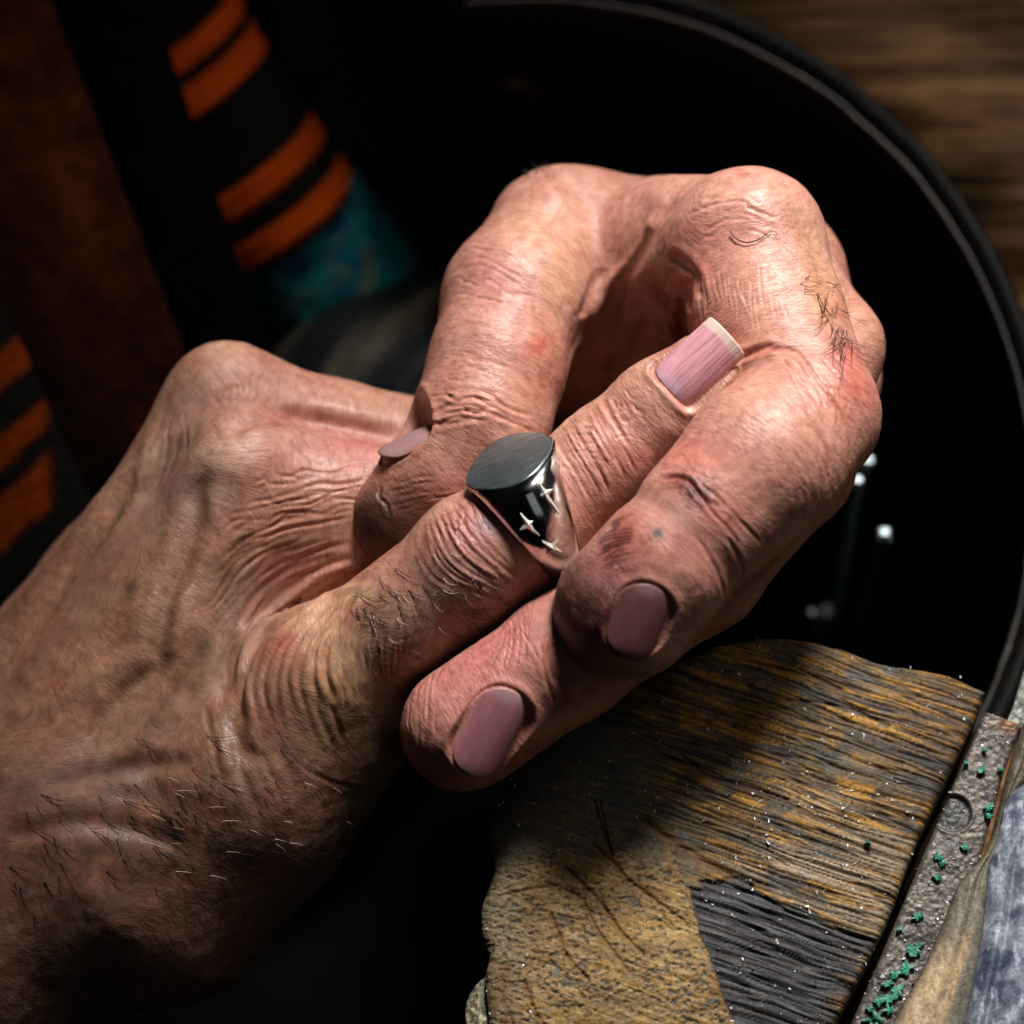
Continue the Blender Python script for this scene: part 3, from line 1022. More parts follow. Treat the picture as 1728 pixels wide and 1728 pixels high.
def skin_material(name, sss=0.07):
    m, nt, b = new_mat(name)
    L = nt.links.new
    col = nd(nt, 'ShaderNodeAttribute', attribute_name='tint')
    fc = nd(nt, 'ShaderNodeAttribute', attribute_name='fc')
    tc = nd(nt, 'ShaderNodeTexCoord')
    # anisotropic wrinkles: fine along the bone, long around it
    mp = nd(nt, 'ShaderNodeMapping')
    mp.inputs['Scale'].default_value = (0.20, 0.05, 0.05)
    L(fc.outputs['Vector'], mp.inputs[0])
    wr = nd(nt, 'ShaderNodeTexNoise', i_Scale=1.0, i_Detail=5.0, i_Roughness=0.6)
    L(mp.outputs[0], wr.inputs['Vector'])
    # diamond-shaped skin cells
    mp2 = nd(nt, 'ShaderNodeMapping')
    mp2.inputs['Scale'].default_value = (0.115, 0.075, 0.075)
    L(fc.outputs['Vector'], mp2.inputs[0])
    wob = nd(nt, 'ShaderNodeTexNoise', i_Scale=0.6, i_Detail=2.0)
    L(mp2.outputs[0], wob.inputs['Vector'])
    addv = nd(nt, 'ShaderNodeVectorMath', operation='ADD')
    L(mp2.outputs[0], addv.inputs[0])
    L(wob.outputs['Color'], addv.inputs[1])
    ce = nd(nt, 'ShaderNodeTexVoronoi', feature='DISTANCE_TO_EDGE', i_Scale=1.0)
    L(addv.outputs[0], ce.inputs['Vector'])
    cell = ramp(nt, ce.outputs['Distance'], [(0.0, (0, 0, 0)), (0.14, (1, 1, 1))])
    gr = nd(nt, 'ShaderNodeTexNoise', i_Scale=2600.0, i_Detail=3.0)
    L(tc.outputs['Object'], gr.inputs['Vector'])
    ax = nd(nt, 'ShaderNodeAttribute', attribute_name='aux')
    axs = nd(nt, 'ShaderNodeSeparateXYZ')
    L(ax.outputs['Vector'], axs.inputs[0])
    h = math_n(nt, 'ADD', math_n(nt, 'MULTIPLY', math_n(nt, 'MULTIPLY', wr.outputs[0], axs.outputs[0]), 1.5), math_n(nt, 'MULTIPLY', cell, 0.20))
    h = math_n(nt, 'ADD', h, math_n(nt, 'MULTIPLY', gr.outputs[0], 0.35))
    bp = nd(nt, 'ShaderNodeBump', i_Strength=0.8, i_Distance=0.00010)
    L(h, bp.inputs['Height'])
    L(bp.outputs[0], b.inputs['Normal'])
    # colour: painted tint, darker in the cell borders, mottled
    mo = nd(nt, 'ShaderNodeTexNoise', i_Scale=700.0, i_Detail=4.0)
    L(tc.outputs['Object'], mo.inputs['Vector'])
    c1 = mix_rgb(nt, 1.0, col.outputs['Color'], ramp(nt, mo.outputs[0], [(0.25, (0.80, 0.70, 0.68)), (0.75, (1.12, 1.1, 1.08))]), 'MULTIPLY')
    c2 = mix_rgb(nt, 1.0, c1, ramp(nt, wr.outputs[0], [(0.3, (0.72, 0.62, 0.60)), (0.5, (1, 1, 1)), (0.7, (1.12, 1.12, 1.14))]), 'MULTIPLY')
    L(c2, b.inputs['Base Color'])
    b.inputs['Subsurface Weight'].default_value = sss
    b.inputs['Subsurface Radius'].default_value = (1.0, 0.32, 0.18)
    b.inputs['Subsurface Scale'].default_value = 0.0007
    L(ramp(nt, wr.outputs[0], [(0.3, (.52,) * 3), (0.7, (.33,) * 3)]), b.inputs['Roughness'])
    b.inputs['Specular IOR Level'].default_value = 0.42
    return m


def nail_material(name, base, tip, moon, streak=0.5, tip_at=0.86, dirt=0.0, skin=None):
    m, nt, b = new_mat(name)
    L = nt.links.new
    st = nd(nt, 'ShaderNodeAttribute', attribute_name='st')
    sx = nd(nt, 'ShaderNodeSeparateXYZ')
    L(st.outputs['Vector'], sx.inputs[0])
    mp = nd(nt, 'ShaderNodeMapping')
    mp.inputs['Scale'].default_value = (14, 0.9, 1)
    L(st.outputs['Vector'], mp.inputs[0])
    n = nd(nt, 'ShaderNodeTexNoise', i_Scale=1.0, i_Detail=5.0)
    L(mp.outputs[0], n.inputs['Vector'])
    n2 = nd(nt, 'ShaderNodeTexNoise', i_Scale=2.5, i_Detail=4.0)
    L(st.outputs['Vector'], n2.inputs['Vector'])
    s2 = math_n(nt, 'MULTIPLY', sx.outputs[0], sx.outputs[0])
    e = math_n(nt, 'SUBTRACT', sx.outputs[1], math_n(nt, 'MULTIPLY', s2, -0.05))
    e = math_n(nt, 'ADD', e, math_n(nt, 'MULTIPLY', math_n(nt, 'SUBTRACT', n2.outputs[0], 0.5), 0.08))
    dk = tuple(c * (.88 if skin else .72) for c in base)
    nn = ramp(nt, n.outputs[0], [(.34, (0, 0, 0)), (.66, (1, 1, 1))])
    body = mix_rgb(nt, nn, dk, tuple(min(1, c * (1.1 if skin else 1.35)) for c in base))
    body = mix_rgb(nt, math_n(nt, 'MULTIPLY', ramp(nt, n2.outputs[0], [(.4, (0, 0, 0)), (.7, (1, 1, 1))]), .45), body, tuple(min(1, c * 1.6 + .05) for c in base))
    z = ramp(nt, e, [(0.0, (0, 0, 0)), (tip_at - .015, (0, 0, 0)), (tip_at + .02, (1, 1, 1))])
    mz = ramp(nt, math_n(nt, 'ADD', e, math_n(nt, 'MULTIPLY', s2, 0.12)), [(0.10, (1, 1, 1)), (0.2, (0, 0, 0))])
    c = mix_rgb(nt, math_n(nt, 'MULTIPLY', mz, 0.7), body, moon)
    c = mix_rgb(nt, math_n(nt, 'MULTIPLY', z, 0.9), c, tip)
    if dirt:
        c = mix_rgb(nt, math_n(nt, 'MULTIPLY', ramp(nt, n2.outputs[0], [(.42, (0, 0, 0)), (.65, (1, 1, 1))]), dirt), c, (0.12, 0.06, 0.045))
    if skin:
        e4 = math_n(nt, 'POWER', math_n(nt, 'ABSOLUTE', sx.outputs[0]), 5.0)
        te_ = math_n(nt, 'ABSOLUTE', math_n(nt, 'SUBTRACT', math_n(nt, 'MULTIPLY', sx.outputs[1], 2.0), 1.0))
        e5 = math_n(nt, 'POWER', te_, 9.0)
        ee = math_n(nt, 'MINIMUM', math_n(nt, 'ADD', math_n(nt, 'ADD', e4, e5), math_n(nt, 'MULTIPLY', math_n(nt, 'SUBTRACT', n2.outputs[0], .5), .5)), 1.0)
        c = mix_rgb(nt, math_n(nt, 'MAXIMUM', math_n(nt, 'MULTIPLY', ee, .9), 0.0), c, skin)
    L(c, b.inputs['Base Color'])
    b.inputs['Roughness'].default_value = 0.48
    b.inputs['Specular IOR Level'].default_value = 0.35
    b.inputs['Subsurface Weight'].default_value = 0.1
    b.inputs['Subsurface Scale'].default_value = 0.0008
    bp = nd(nt, 'ShaderNodeBump', i_Strength=streak, i_Distance=0.00012)
    L(n.outputs[0], bp.inputs['Height'])
    L(bp.outputs[0], b.inputs['Normal'])
    return m


M_skin = skin_material('skin')
person = empty('person', (0, -100, -1500), 'person in striped black and orange knit sleeve turning a ring on their little finger', 'person')
hands = []
for S in (A, B):
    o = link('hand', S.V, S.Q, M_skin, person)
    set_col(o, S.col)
    set_vec(o, S.fc, 'fc')
    wgt = np.array([{'back': .5, 'wrist': .3, 'heel': .4, 'palm': .6}.get(nm_, 1.0) for nm_ in S.names])
    e_ = np.exp(-np.clip(S.D - S.D.min(1)[:, None], 0, 300) / 12.0)
    k_ = (e_ @ wgt) / e_.sum(1)
    set_vec(o, np.stack([k_, k_ * 0, k_ * 0], 1), 'aux')
    hands.append(o)
hands[0]['label'] = 'hand seen from its back, wearing the ring on its little finger'
hands[1]['label'] = 'hand with grimy fingertips that grips the ringed finger'
nl = nail_little.mesh(hands[0], 'fingernail', nail_material('nail_pink', (0.46, 0.21, 0.245), (0.58, 0.44, 0.38), (0.56, 0.37, 0.44), .9, .88), wob=1.3)
ni = nail_index.mesh(hands[1], 'fingernail', nail_material('nail_dusky', (0.16, 0.055, 0.058), (0.11, 0.05, 0.04), (0.24, 0.14, 0.15), .3, .95, .6, (0.13, 0.055, 0.045)), wob=.3)
nm = nail_middle.mesh(hands[1], 'fingernail', nail_material('nail_rosy', (0.36, 0.135, 0.155), (0.38, 0.21, 0.18), (0.42, 0.26, 0.27), .3, .93, .15, (0.38, 0.19, 0.155)), wob=.3)
nt4 = nail_thumb.mesh(hands[1], 'fingernail', nail_material('nail_pale', (0.28, 0.15, 0.15), (0.3, 0.18, 0.15), (0.34, 0.21, 0.21), .3, .95, .2, (0.28, 0.14, 0.11)), wob=.3)


class ZMap:
    def __init__(self, S):
        self.z = np.full((900, 900), -9999.0)
        x, y = (S.px / 2).astype(int), (S.py / 2).astype(int)
        k = (S.face > 0) & (x >= 0) & (x < 864) & (y >= 0) & (y < 864)
        np.maximum.at(self.z, (y[k], x[k]), S.V[k, 2])

    def at(self, px, py):
        x, y = int(px / 2), int(py / 2)
        w = self.z[max(0, y - 1):y + 2, max(0, x - 1):x + 2]
        return float(w.max()) if w.size else -9999.0


def tubes(lines, sides=4):
    V, F = [], []
    for pts, rad in lines:
        pts = np.array(pts, float)
        n = len(pts)
        t = np.gradient(pts, axis=0)
        t /= np.maximum(np.linalg.norm(t, axis=1), 1e-9)[:, None]
        e1 = np.cross(t, [0.3, 0.2, 0.93])
        e1 /= np.maximum(np.linalg.norm(e1, axis=1), 1e-9)[:, None]
        e2 = np.cross(t, e1)
        b0 = len(V) and sum(len(v) for v in V)
        r = np.array(rad) if np.ndim(rad) else rad * (1 - .75 * np.linspace(0, 1, n) ** 2)
        ring = [pts + r[:, None] * (e1 * math.cos(a) + e2 * math.sin(a)) for a in np.linspace(0, 2 * math.pi, sides, endpoint=False)]
        V.append(np.stack(ring, 1).reshape(-1, 3))
        for i in range(n - 1):
            for j in range(sides):
                k = (j + 1) % sides
                F.append((b0 + i * sides + j, b0 + i * sides + k, b0 + (i + 1) * sides + k, b0 + (i + 1) * sides + j))
    return np.concatenate(V), np.array(F)


def hair_on(S, zm, spec):
    """spec: (px, py, angle deg (y down), length, curl deg per step, radius, lift)"""
    out = []
    for px, py, ang, ln, curl, r, lift in spec:
        n = 9
        pts = []
        x, y, a = px, py, math.radians(ang)
        zl = None
        for i in range(n):
            z = zm.at(x, y)
            if z < -5000:
                z = zl if zl is not None else None
            if z is None:
                break
            if zl is not None:
                z = max(min(z, zl + 14), zl - 14)
            zl = z
            t = i / (n - 1)
            pts.append(P(x, y, z + 0.5 + lift * math.sin(t * math.pi * .8)))
            x += math.cos(a) * ln / n
            y += math.sin(a) * ln / n
            a += math.radians(curl) * R_.uniform(.5, 1.5)
        if len(pts) > 4:
            out.append((pts, r))
    return out


zA, zB = ZMap(A), ZMap(B)
M_hair = simple_mat('hair_dark', (0.035, 0.022, 0.016), 0.45)
M_hairw = simple_mat('hair_pale', (0.75, 0.66, 0.55), 0.35)
sp = []
for i in range(44):       # along the little finger
    a, n = R_.uniform(-170, 10), R_.uniform(1165, 1320)
    x, y = an(a, n)
    sp.append((x, y, jit(50, 14), R_.uniform(26, 66), R_.uniform(-10, -4), R_.uniform(.5, .8), 4))
for i in range(24):
    a, n = R_.uniform(-30, 60), R_.uniform(1250, 1320)
    x, y = an(a, n)
    sp.append((x, y, jit(20, 26), R_.uniform(22, 55), R_.uniform(-10, 8), .7, 5))
for i in range(105):      # over the outer edge of the hand
    x, y = R_.gauss(330, 105), R_.gauss(1390, 65)
    sp.append((x, y, jit(24, 16), R_.uniform(26, 80), R_.uniform(-4, 5), R_.uniform(.5, .8), 5))
for i in range(24):
    x, y = R_.gauss(60, 70), R_.gauss(1440, 50)
    sp.append((x, y, jit(40, 30), R_.uniform(30, 80), R_.uniform(-6, 6), R_.uniform(.55, .9), 6))
v, f = tubes(hair_on(A, zA, sp))
tag(link('hair', v, f, M_hair, hands[0]), kind='stuff')
sp = []
for i in range(20):
    a, n = R_.uniform(-150, 60), R_.uniform(1180, 1300)
    x, y = an(a, n)
    sp.append((x, y, jit(60, 20), R_.uniform(15, 36), R_.uniform(-10, 0), .45, 3))
for i in range(24):
    sp.append((jit(440, 200), jit(1400, 90), jit(10, 20), R_.uniform(18, 40), 2, .45, 3))
v, f = tubes(hair_on(A, zA, sp))
tag(link('pale_hair', v, f, M_hairw, hands[0]), kind='stuff')
sp = []
for i in range(40):       # knuckle hair of the index finger, along the outline
    t = R_.random() ** .8
    x, y = 1388 + 46 * t + R_.gauss(0, 9), 474 + 125 * t + R_.gauss(0, 7)
    sp.append((x - 4, y, 80 + R_.gauss(0, 34), R_.uniform(22, 66), R_.uniform(-12, 12), R_.uniform(.45, .8), 12))
for i in range(9):
    sp.append((jit(1380, 30), jit(486, 18), jit(0, 50), R_.uniform(18, 40), R_.uniform(-20, 20), .6, 7))
for i in range(14):
    sp.append((jit(910, 40), jit(292, 8), jit(-100, 40), R_.uniform(10, 26), jit(0, 10), .6, 3))
curl = smooth_line([(1232, 390), (1243, 403), (1260, 409), (1280, 404), (1297, 392), (1308, 391), (1317, 404)], 4)
curl = [P(x, y, zB.at(x, y) + 5) for x, y in curl]
v, f = tubes(hair_on(B, zB, sp) + [(curl, 1.3)])
tag(link('hair', v, f, M_hair, hands[1]), kind='stuff')
# ------------------------------------------------------------------ the signet ring
RC = P(911, 877, 0)
R_ax = np.array([0.886, 0.463, 0.0])
R_n = np.array([-0.405, 0.775, 0.485])
R_n /= np.linalg.norm(R_n)
R_ax -= (R_ax @ R_n) * R_n
R_ax /= np.linalg.norm(R_ax)
R_b = np.cross(R_ax, R_n)
R_H, R_OUT, R_IN = 128.0, 107.0, 98.0
TH_E = math.radians(37)


def ring_w(th):
    x = np.clip(np.abs(th) / math.radians(150), 0, 1)
    return 23 + 60 * (1 - x) ** 1.25


def ring_pt(th, s):
    """outer skin of the ring; th from the middle of the face, s across the band"""
    th, s = np.asarray(th, float), np.asarray(s, float)
    a = np.abs(th)
    te = TH_E * np.sqrt(np.clip(1 - s * s, 0, 1)) ** .9
    x = np.clip((a - te) / (math.radians(158) - te), 0, 1)
    edge = R_H / np.cos(te)
    xx = (a - te) / (math.radians(158) - te)
    xx = np.clip(xx, -.6, 1)
    body = R_OUT + (edge - R_OUT) * (1 - xx) ** 2.0 + 3.0 * (1 - s * s) * sstep(0, .5, x)
    plane = R_H / np.cos(np.minimum(a, 1.2))
    k = 20.0 * (1 - s * s) ** .5 + .5
    far = sstep(.9, 1.1, a)
    r = smin(plane, body, k) * (1 - far) + body * far
    off = s * ring_w(th)
    return RC + r[..., None] * (np.cos(th)[..., None] * R_n + np.sin(th)[..., None] * R_b) + off[..., None] * R_ax


def ring_face(ns=49, nt=49):
    s = np.linspace(-1, 1, ns)[:, None]
    te = TH_E * np.sqrt(np.clip(1 - s * s, 0, 1)) ** .9
    th = np.linspace(-1, 1, nt)[None] * te * 0.90
    p = RC + (R_H / np.cos(th))[..., None] * (np.cos(th)[..., None] * R_n + np.sin(th)[..., None] * R_b) + (s * .985 * ring_w(th))[..., None] * R_ax
    return p, s + 0 * th, th


def grid_faces(n, m, off=0, wrap=False):
    i, j = np.meshgrid(np.arange(n - 1), np.arange(m if wrap else m - 1), indexing='ij')
    a = (i * m + j).ravel()
    b = (i * m + (j + 1) % m).ravel()
    return np.stack([a, b, b + m, a + m], 1) + off


def metal_mat(name, col, rough, brush=0.0, dark=0.0):
    m, nt, b = new_mat(name)
    L = nt.links.new
    b.inputs['Metallic'].default_value = 1.0
    st = nd(nt, 'ShaderNodeAttribute', attribute_name='st')
    mp = nd(nt, 'ShaderNodeMapping')
    mp.inputs['Scale'].default_value = (1.1, 26, 1)
    L(st.outputs['Vector'], mp.inputs[0])
    n = nd(nt, 'ShaderNodeTexNoise', i_Scale=1.0, i_Detail=6.0, i_Roughness=0.65)
    L(mp.outputs[0], n.inputs['Vector'])
    tc = nd(nt, 'ShaderNodeTexCoord')
    n2 = nd(nt, 'ShaderNodeTexNoise', i_Scale=320.0, i_Detail=5.0)
    L(tc.outputs['Object'], n2.inputs['Vector'])
    lo = tuple(c * (1 - dark) for c in col)
    L(ramp(nt, n.outputs[0] if brush else n2.outputs[0], [(.35, lo), (.65, col)]), b.inputs['Base Color'])
    L(ramp(nt, n2.outputs[0], [(.3, (rough * .7,) * 3), (.7, (rough * 1.35,) * 3)]), b.inputs['Roughness'])
    if brush:
        bp = nd(nt, 'ShaderNodeBump', i_Strength=brush, i_Distance=0.00004)
        L(n.outputs[0], bp.inputs['Height'])
        L(bp.outputs[0], b.inputs['Normal'])
    return m


M_silver = metal_mat('polished_silver', (0.74, 0.74, 0.72), 0.13, 0, .2)
M_face = metal_mat('brushed_silver', (0.36, 0.46, 0.49), 0.26, .35, .6)
M_star = simple_mat('bright_silver', (0.85, 0.83, 0.78), .28, .6)
M_face.node_tree.nodes['Principled BSDF'].inputs['Metallic'].default_value = .87
ring = empty('ring', RC, 'heavy silver signet ring with small carved stars worn on the little finger', 'ring')

# band: section runs from one rim over the outside to the other rim and back inside
nT, nS = 261, 41
th = np.linspace(-math.pi, math.pi, nT, endpoint=False)
th = np.sign(th) * math.pi * (np.abs(th) / math.pi) ** 1.15
ss = np.linspace(-1, 1, nS)
TH, SS = np.meshgrid(th, ss, indexing='ij')
TEg = TH_E * np.sqrt(np.clip(1 - SS * SS, 0, 1)) ** .9
mid = np.abs(TH) < TEg * 0.86
outer = ring_pt(TH, SS)
# the plate of the face is a part of its own: let the body dip just below it
outer = outer - (mid * 3.0)[..., None] * R_n
rr = 4.5 * (np.abs(SS) ** 10)
outer = outer - rr[..., None] * (np.cos(TH)[..., None] * R_n + np.sin(TH)[..., None] * R_b)
thI = np.repeat(th[:, None], 7, 1)
sI = np.repeat(np.linspace(1, -1, 7)[None], nT, 0)
inner = RC + (R_IN * np.cos(thI))[..., None] * R_n + (R_IN * np.sin(thI))[..., None] * R_b + (sI * (ring_w(thI) - 1.5))[..., None] * R_ax
sec = np.concatenate([outer, inner], 1)
nR = sec.shape[1]
f1 = grid_faces(nT, nR, 0, True)
lastf = np.stack([(nT - 1) * nR + np.arange(nR), (nT - 1) * nR + (np.arange(nR) + 1) % nR, (np.arange(nR) + 1) % nR, np.arange(nR)], 1)
band = link('band', sec.reshape(-1, 3), np.concatenate([f1, lastf])[:, ::-1], M_silver, ring)
fc_, s_, t_ = ring_face()
fv = fc_.reshape(-1, 3)
n0 = len(fv)
gf = grid_faces(49, 49)
rimi = [i * 49 for i in range(49)] + [48 * 49 + j for j in range(1, 49)] + [i * 49 + 48 for i in range(47, -1, -1)] + [j for j in range(47, 0, -1)]
rimi = np.array(rimi)
nx_ = np.roll(rimi, -1)
fv2 = np.concatenate([fv, fv - 4.5 * R_n])
face = link('face', fv2, np.concatenate([gf, gf[:, ::-1] + n0, np.stack([rimi, nx_, nx_ + n0, rimi + n0], 1)]), M_face, ring, smooth=False)
stf = np.stack([(fv - RC) @ R_ax / 80.0, (fv - RC) @ R_b / 80.0, np.zeros(n0)], 1)
c_, s__ = math.cos(math.radians(-12)), math.sin(math.radians(-12))
stf = np.stack([stf[:, 0] * c_ - stf[:, 1] * s__, stf[:, 0] * s__ + stf[:, 1] * c_, stf[:, 2]], 1)
set_vec(face, np.tile(stf, (2, 1)), 'st')

gT, gS = np.meshgrid(np.linspace(.4, 2.6, 221), np.linspace(-.97, .97, 81), indexing='ij')
gP = ring_pt(gT, gS).reshape(-1, 3)
gx, gy = to_px(gP)


def ring_star(px, py, size, tail, turn=0.0):
    k = np.argmin((gx - px) ** 2 + (gy - py) ** 2)
    t0, s0 = gT.ravel()[k], gS.ravel()[k]
    c = ring_pt(t0, s0)
    et = ring_pt(t0 + .02, s0) - ring_pt(t0 - .02, s0)
    et /= np.linalg.norm(et)
    es = R_ax - (R_ax @ et) * et
    es /= np.linalg.norm(es)
    n = np.cross(es, et)
    if n @ (c - RC) < 0:
        n = -n
    V = [c + n * 7.0]
    for i in range(8):
        a = turn + i * math.pi / 4
        r = (size * (1.25 if i % 4 == 0 else .95)) if i % 2 == 0 else size * .40
        V.append(c + (math.cos(a) * et + math.sin(a) * es) * r + n * 0.8)
    F = [(0, 1 + i, 1 + (i + 1) % 8) for i in range(8)]
    for i in range(8):
        V.append(V[1 + i] - n * 6)
    F += [(1 + i, 9 + i, 9 + (i + 1) % 8, 1 + (i + 1) % 8) for i in range(8)]
    if tail:
        b = len(V)
        dr = math.cos(turn + .12) * et + math.sin(turn + .12) * es
        sd = np.cross(dr, n)
        for q, wd, hh in ((size * .5, 3.4, 3.0), (size + tail * .6, 3.0, 2.6), (size + tail, 1.4, 1.2)):
            V += [c + dr * q + sd * wd - n * 3, c + dr * q + n * hh, c + dr * q - sd * wd - n * 3]
        for j in (0, 3):
            F += [(b + j, b + j + 3, b + j + 4, b + j + 1), (b + j + 1, b + j + 4, b + j + 5, b + j + 2)]
    me = bpy.data.meshes.new('star')
    base = np.array(ring['_base'])
    me.from_pydata([tuple(p) for p in (W(np.array(V)) - base)], [], F)
    me.materials.append(M_star)
    o = bpy.data.objects.new('star', me)
    COL.objects.link(o)
    o.parent = ring
    return o


ring_star(919, 834, 18, 24, .1)
ring_star(891, 884, 18, 10, .1)
ring_star(932, 923, 17, 0, .5)
ring_star(957, 960, 14, 0, .2)
# ------------------------------------------------------------------ bench pin, steel bar, guard sheet
UP = np.array([0, math.sin(PITCH), math.cos(PITCH)])     # world up, in view space


def on_plane(px, py, c=-295.0, slope=None):
    """pixel -> point on a level plane UP.v = c*UP.z"""
    px, py = np.asarray(px, float), np.asarray(py, float)
    c = c + 95.0
    sl = math.tan(PITCH) if slope is None else slope
    x, y = (px - 864) / DIST, (864 - py) / DIST
    # z = c - sl * Y,  Y = y * (DIST - z)
    z = (c - sl * y * DIST) / (1 - sl * y)
    k = DIST - z
    return np.stack([x * k, y * k, z], -1)


def resample(pts, n, smooth=True):
    p = smooth_line(pts) if smooth else np.array(pts, float)
    d = np.concatenate([[0], np.cumsum(np.hypot(*np.diff(p, axis=0).T))])
    t = np.linspace(0, d[-1], n)
    return np.stack([np.interp(t, d, p[:, 0]), np.interp(t, d, p[:, 1])], 1)


def coons(top, bottom, left, right, nu, nv):
    T, B_, L_, R__ = resample(top, nu), resample(bottom, nu), resample(left, nv), resample(right, nv)
    u = np.linspace(0, 1, nu)[None, :, None]
    v = np.linspace(0, 1, nv)[:, None, None]
    c = (1 - v) * T[None] + v * B_[None] + (1 - u) * L_[:, None] + u * R__[:, None]
    c -= (1 - u) * (1 - v) * T[0] + u * (1 - v) * T[-1] + (1 - u) * v * B_[0] + u * v * B_[-1]
    return c          # (nv, nu, 2)


def slab(name, grid3, down, mat, parent=None, skirt_n=10, rough=0.0, seed=0):
    """a top surface (nv, nu, 3) with side walls going down by the vector"""
    nv, nu = grid3.shape[:2]
    V = grid3.reshape(-1, 3)
    F = [grid_faces(nv, nu)[:, ::-1]]
    b = [j for j in range(nu)] + [i * nu + nu - 1 for i in range(1, nv)] + [(nv - 1) * nu + j for j in range(nu - 2, -1, -1)] + [i * nu for i in range(nv - 2, 0, -1)]
    b = np.array(b)
    base = V[b]
    rows = [V]
    off = len(V)
    prev = b
    cen = V.mean(0)
    for k in range(1, skirt_n + 1):
        t = k / skirt_n
        q = base + np.array(down) * t
        if rough:
            o = (base - cen)
            o /= np.linalg.norm(o, axis=1)[:, None]
            q = q + o * (rough * fbm(np.stack([base[:, 0] / 30, base[:, 1] / 30, np.full(len(base), t * 6)], 1), 3, seed))[:, None] * min(1, 3 * t)
        rows.append(q)
        cur = off + np.arange(len(b))
        nx = np.roll(np.arange(len(b)), -1)
        F.append(np.stack([prev, prev[nx], cur[nx], cur], 1))
        prev = cur
        off += len(b)
    o = link(name, np.concatenate(rows), np.concatenate(F), mat, parent)
    return o, off - nv * nu


def attr_mat(name, rough_lo, rough_hi, nscale, bump, metal=0.0, spec=.5, aniso=None, cvar=.35):
    m, nt, b = new_mat(name)
    L = nt.links.new
    c = nd(nt, 'ShaderNodeAttribute', attribute_name='tint')
    tc = nd(nt, 'ShaderNodeTexCoord')
    src = tc.outputs['Object']
    if aniso:
        a = nd(nt, 'ShaderNodeAttribute', attribute_name='gr')
        mp = nd(nt, 'ShaderNodeMapping')
        mp.inputs['Scale'].default_value = aniso
        L(a.outputs['Vector'], mp.inputs[0])
        src = mp.outputs[0]
    n = nd(nt, 'ShaderNodeTexNoise', i_Scale=1.0 if aniso else nscale, i_Detail=7.0, i_Roughness=.65)
    L(src, n.inputs['Vector'])
    n2 = nd(nt, 'ShaderNodeTexNoise', i_Scale=2200.0, i_Detail=4.0)
    L(tc.outputs['Object'], n2.inputs['Vector'])
    c1 = mix_rgb(nt, 1.0, c.outputs['Color'], ramp(nt, n.outputs[0], [(.3, (1 - cvar,) * 3), (.7, (1 + cvar,) * 3)]), 'MULTIPLY')
    c1 = mix_rgb(nt, 1.0, c1, ramp(nt, n2.outputs[0], [(.3, (.6,) * 3), (.7, (1.35,) * 3)]), 'MULTIPLY')
    L(c1, b.inputs['Base Color'])
    L(ramp(nt, n.outputs[0], [(.3, (rough_lo,) * 3), (.7, (rough_hi,) * 3)]), b.inputs['Roughness'])
    b.inputs['Metallic'].default_value = metal
    b.inputs['Specular IOR Level'].default_value = spec
    h = math_n(nt, 'ADD', n.outputs[0], math_n(nt, 'MULTIPLY', n2.outputs[0], .5))
    bp = nd(nt, 'ShaderNodeBump', i_Strength=bump, i_Distance=0.0002)
    L(h, bp.inputs['Height'])
    L(bp.outputs[0], b.inputs['Normal'])
    return m


# ---- the wooden pin
pin_top = [(900, 1240), (1000, 1172), (1130, 1112), (1280, 1074), (1400, 1085), (1480, 1114), (1530, 1124), (1600, 1136), (1665, 1160)]
pin_left = [(900, 1240), (862, 1310), (822, 1400), (828, 1430), (835, 1462), (826, 1490), (813, 1530), (815, 1575), (826, 1610), (820, 1650), (826, 1728), (840, 1900)]
pin_right = [(1665, 1160), (1650, 1205), (1590, 1330), (1540, 1440), (1495, 1560), (1410, 1728), (1330, 1900)]
pin_bot = [(840, 1900), (1000, 1910), (1200, 1905), (1330, 1900)]
G2 = coons(pin_top, pin_bot, pin_left, pin_right, 430, 450)
X, Y = G2[..., 0].ravel(), G2[..., 1].ravel()
nse = lambda a, b, sd=0, o=3: fbm(np.stack([a, b, np.zeros_like(a) + sd], 1), o, sd)
ga = math.radians(19)
al, ac = X * math.cos(ga) + Y * math.sin(ga), -X * math.sin(ga) + Y * math.cos(ga)
ac = ac + 7 * nse(al / 160, ac / 120, 2)
streak = nse(al / 170, ac / 7.6, 4, 2)
streak2 = nse(al / 150, ac / 11, 6, 3)
fine = nse(al / 70, ac / 4.8, 8, 1)
blot = nse(X / 60, Y / 34, 10, 3)
# zones
xb = np.interp(Y, [1200, 1300, 1380, 1500, 1560, 1640, 1728, 1900], [1020, 1090, 1120, 1162, 1178, 1205, 1240, 1310])
xb = xb + 5 * nse(X / 30, Y / 16, 12)
zend = sstep(8, -8, X - xb) * sstep(1395, 1470, Y + 34 * blot)                     # open end grain
zleft = sstep(60, -60, X - xb - 20)                                             # grey smooth area above it
inC = sstep(-3, 3, X - xb) * sstep(-3, 4, Y - np.interp(X, [1160, 1250, 1330, 1400, 1480], [1498, 1487, 1545, 1570, 1590]) - 26 * streak2)
inC = inC * sstep(1520, 1420, 40 * streak2 + X * 1.0 - (1728 - Y) * .45 + 60)
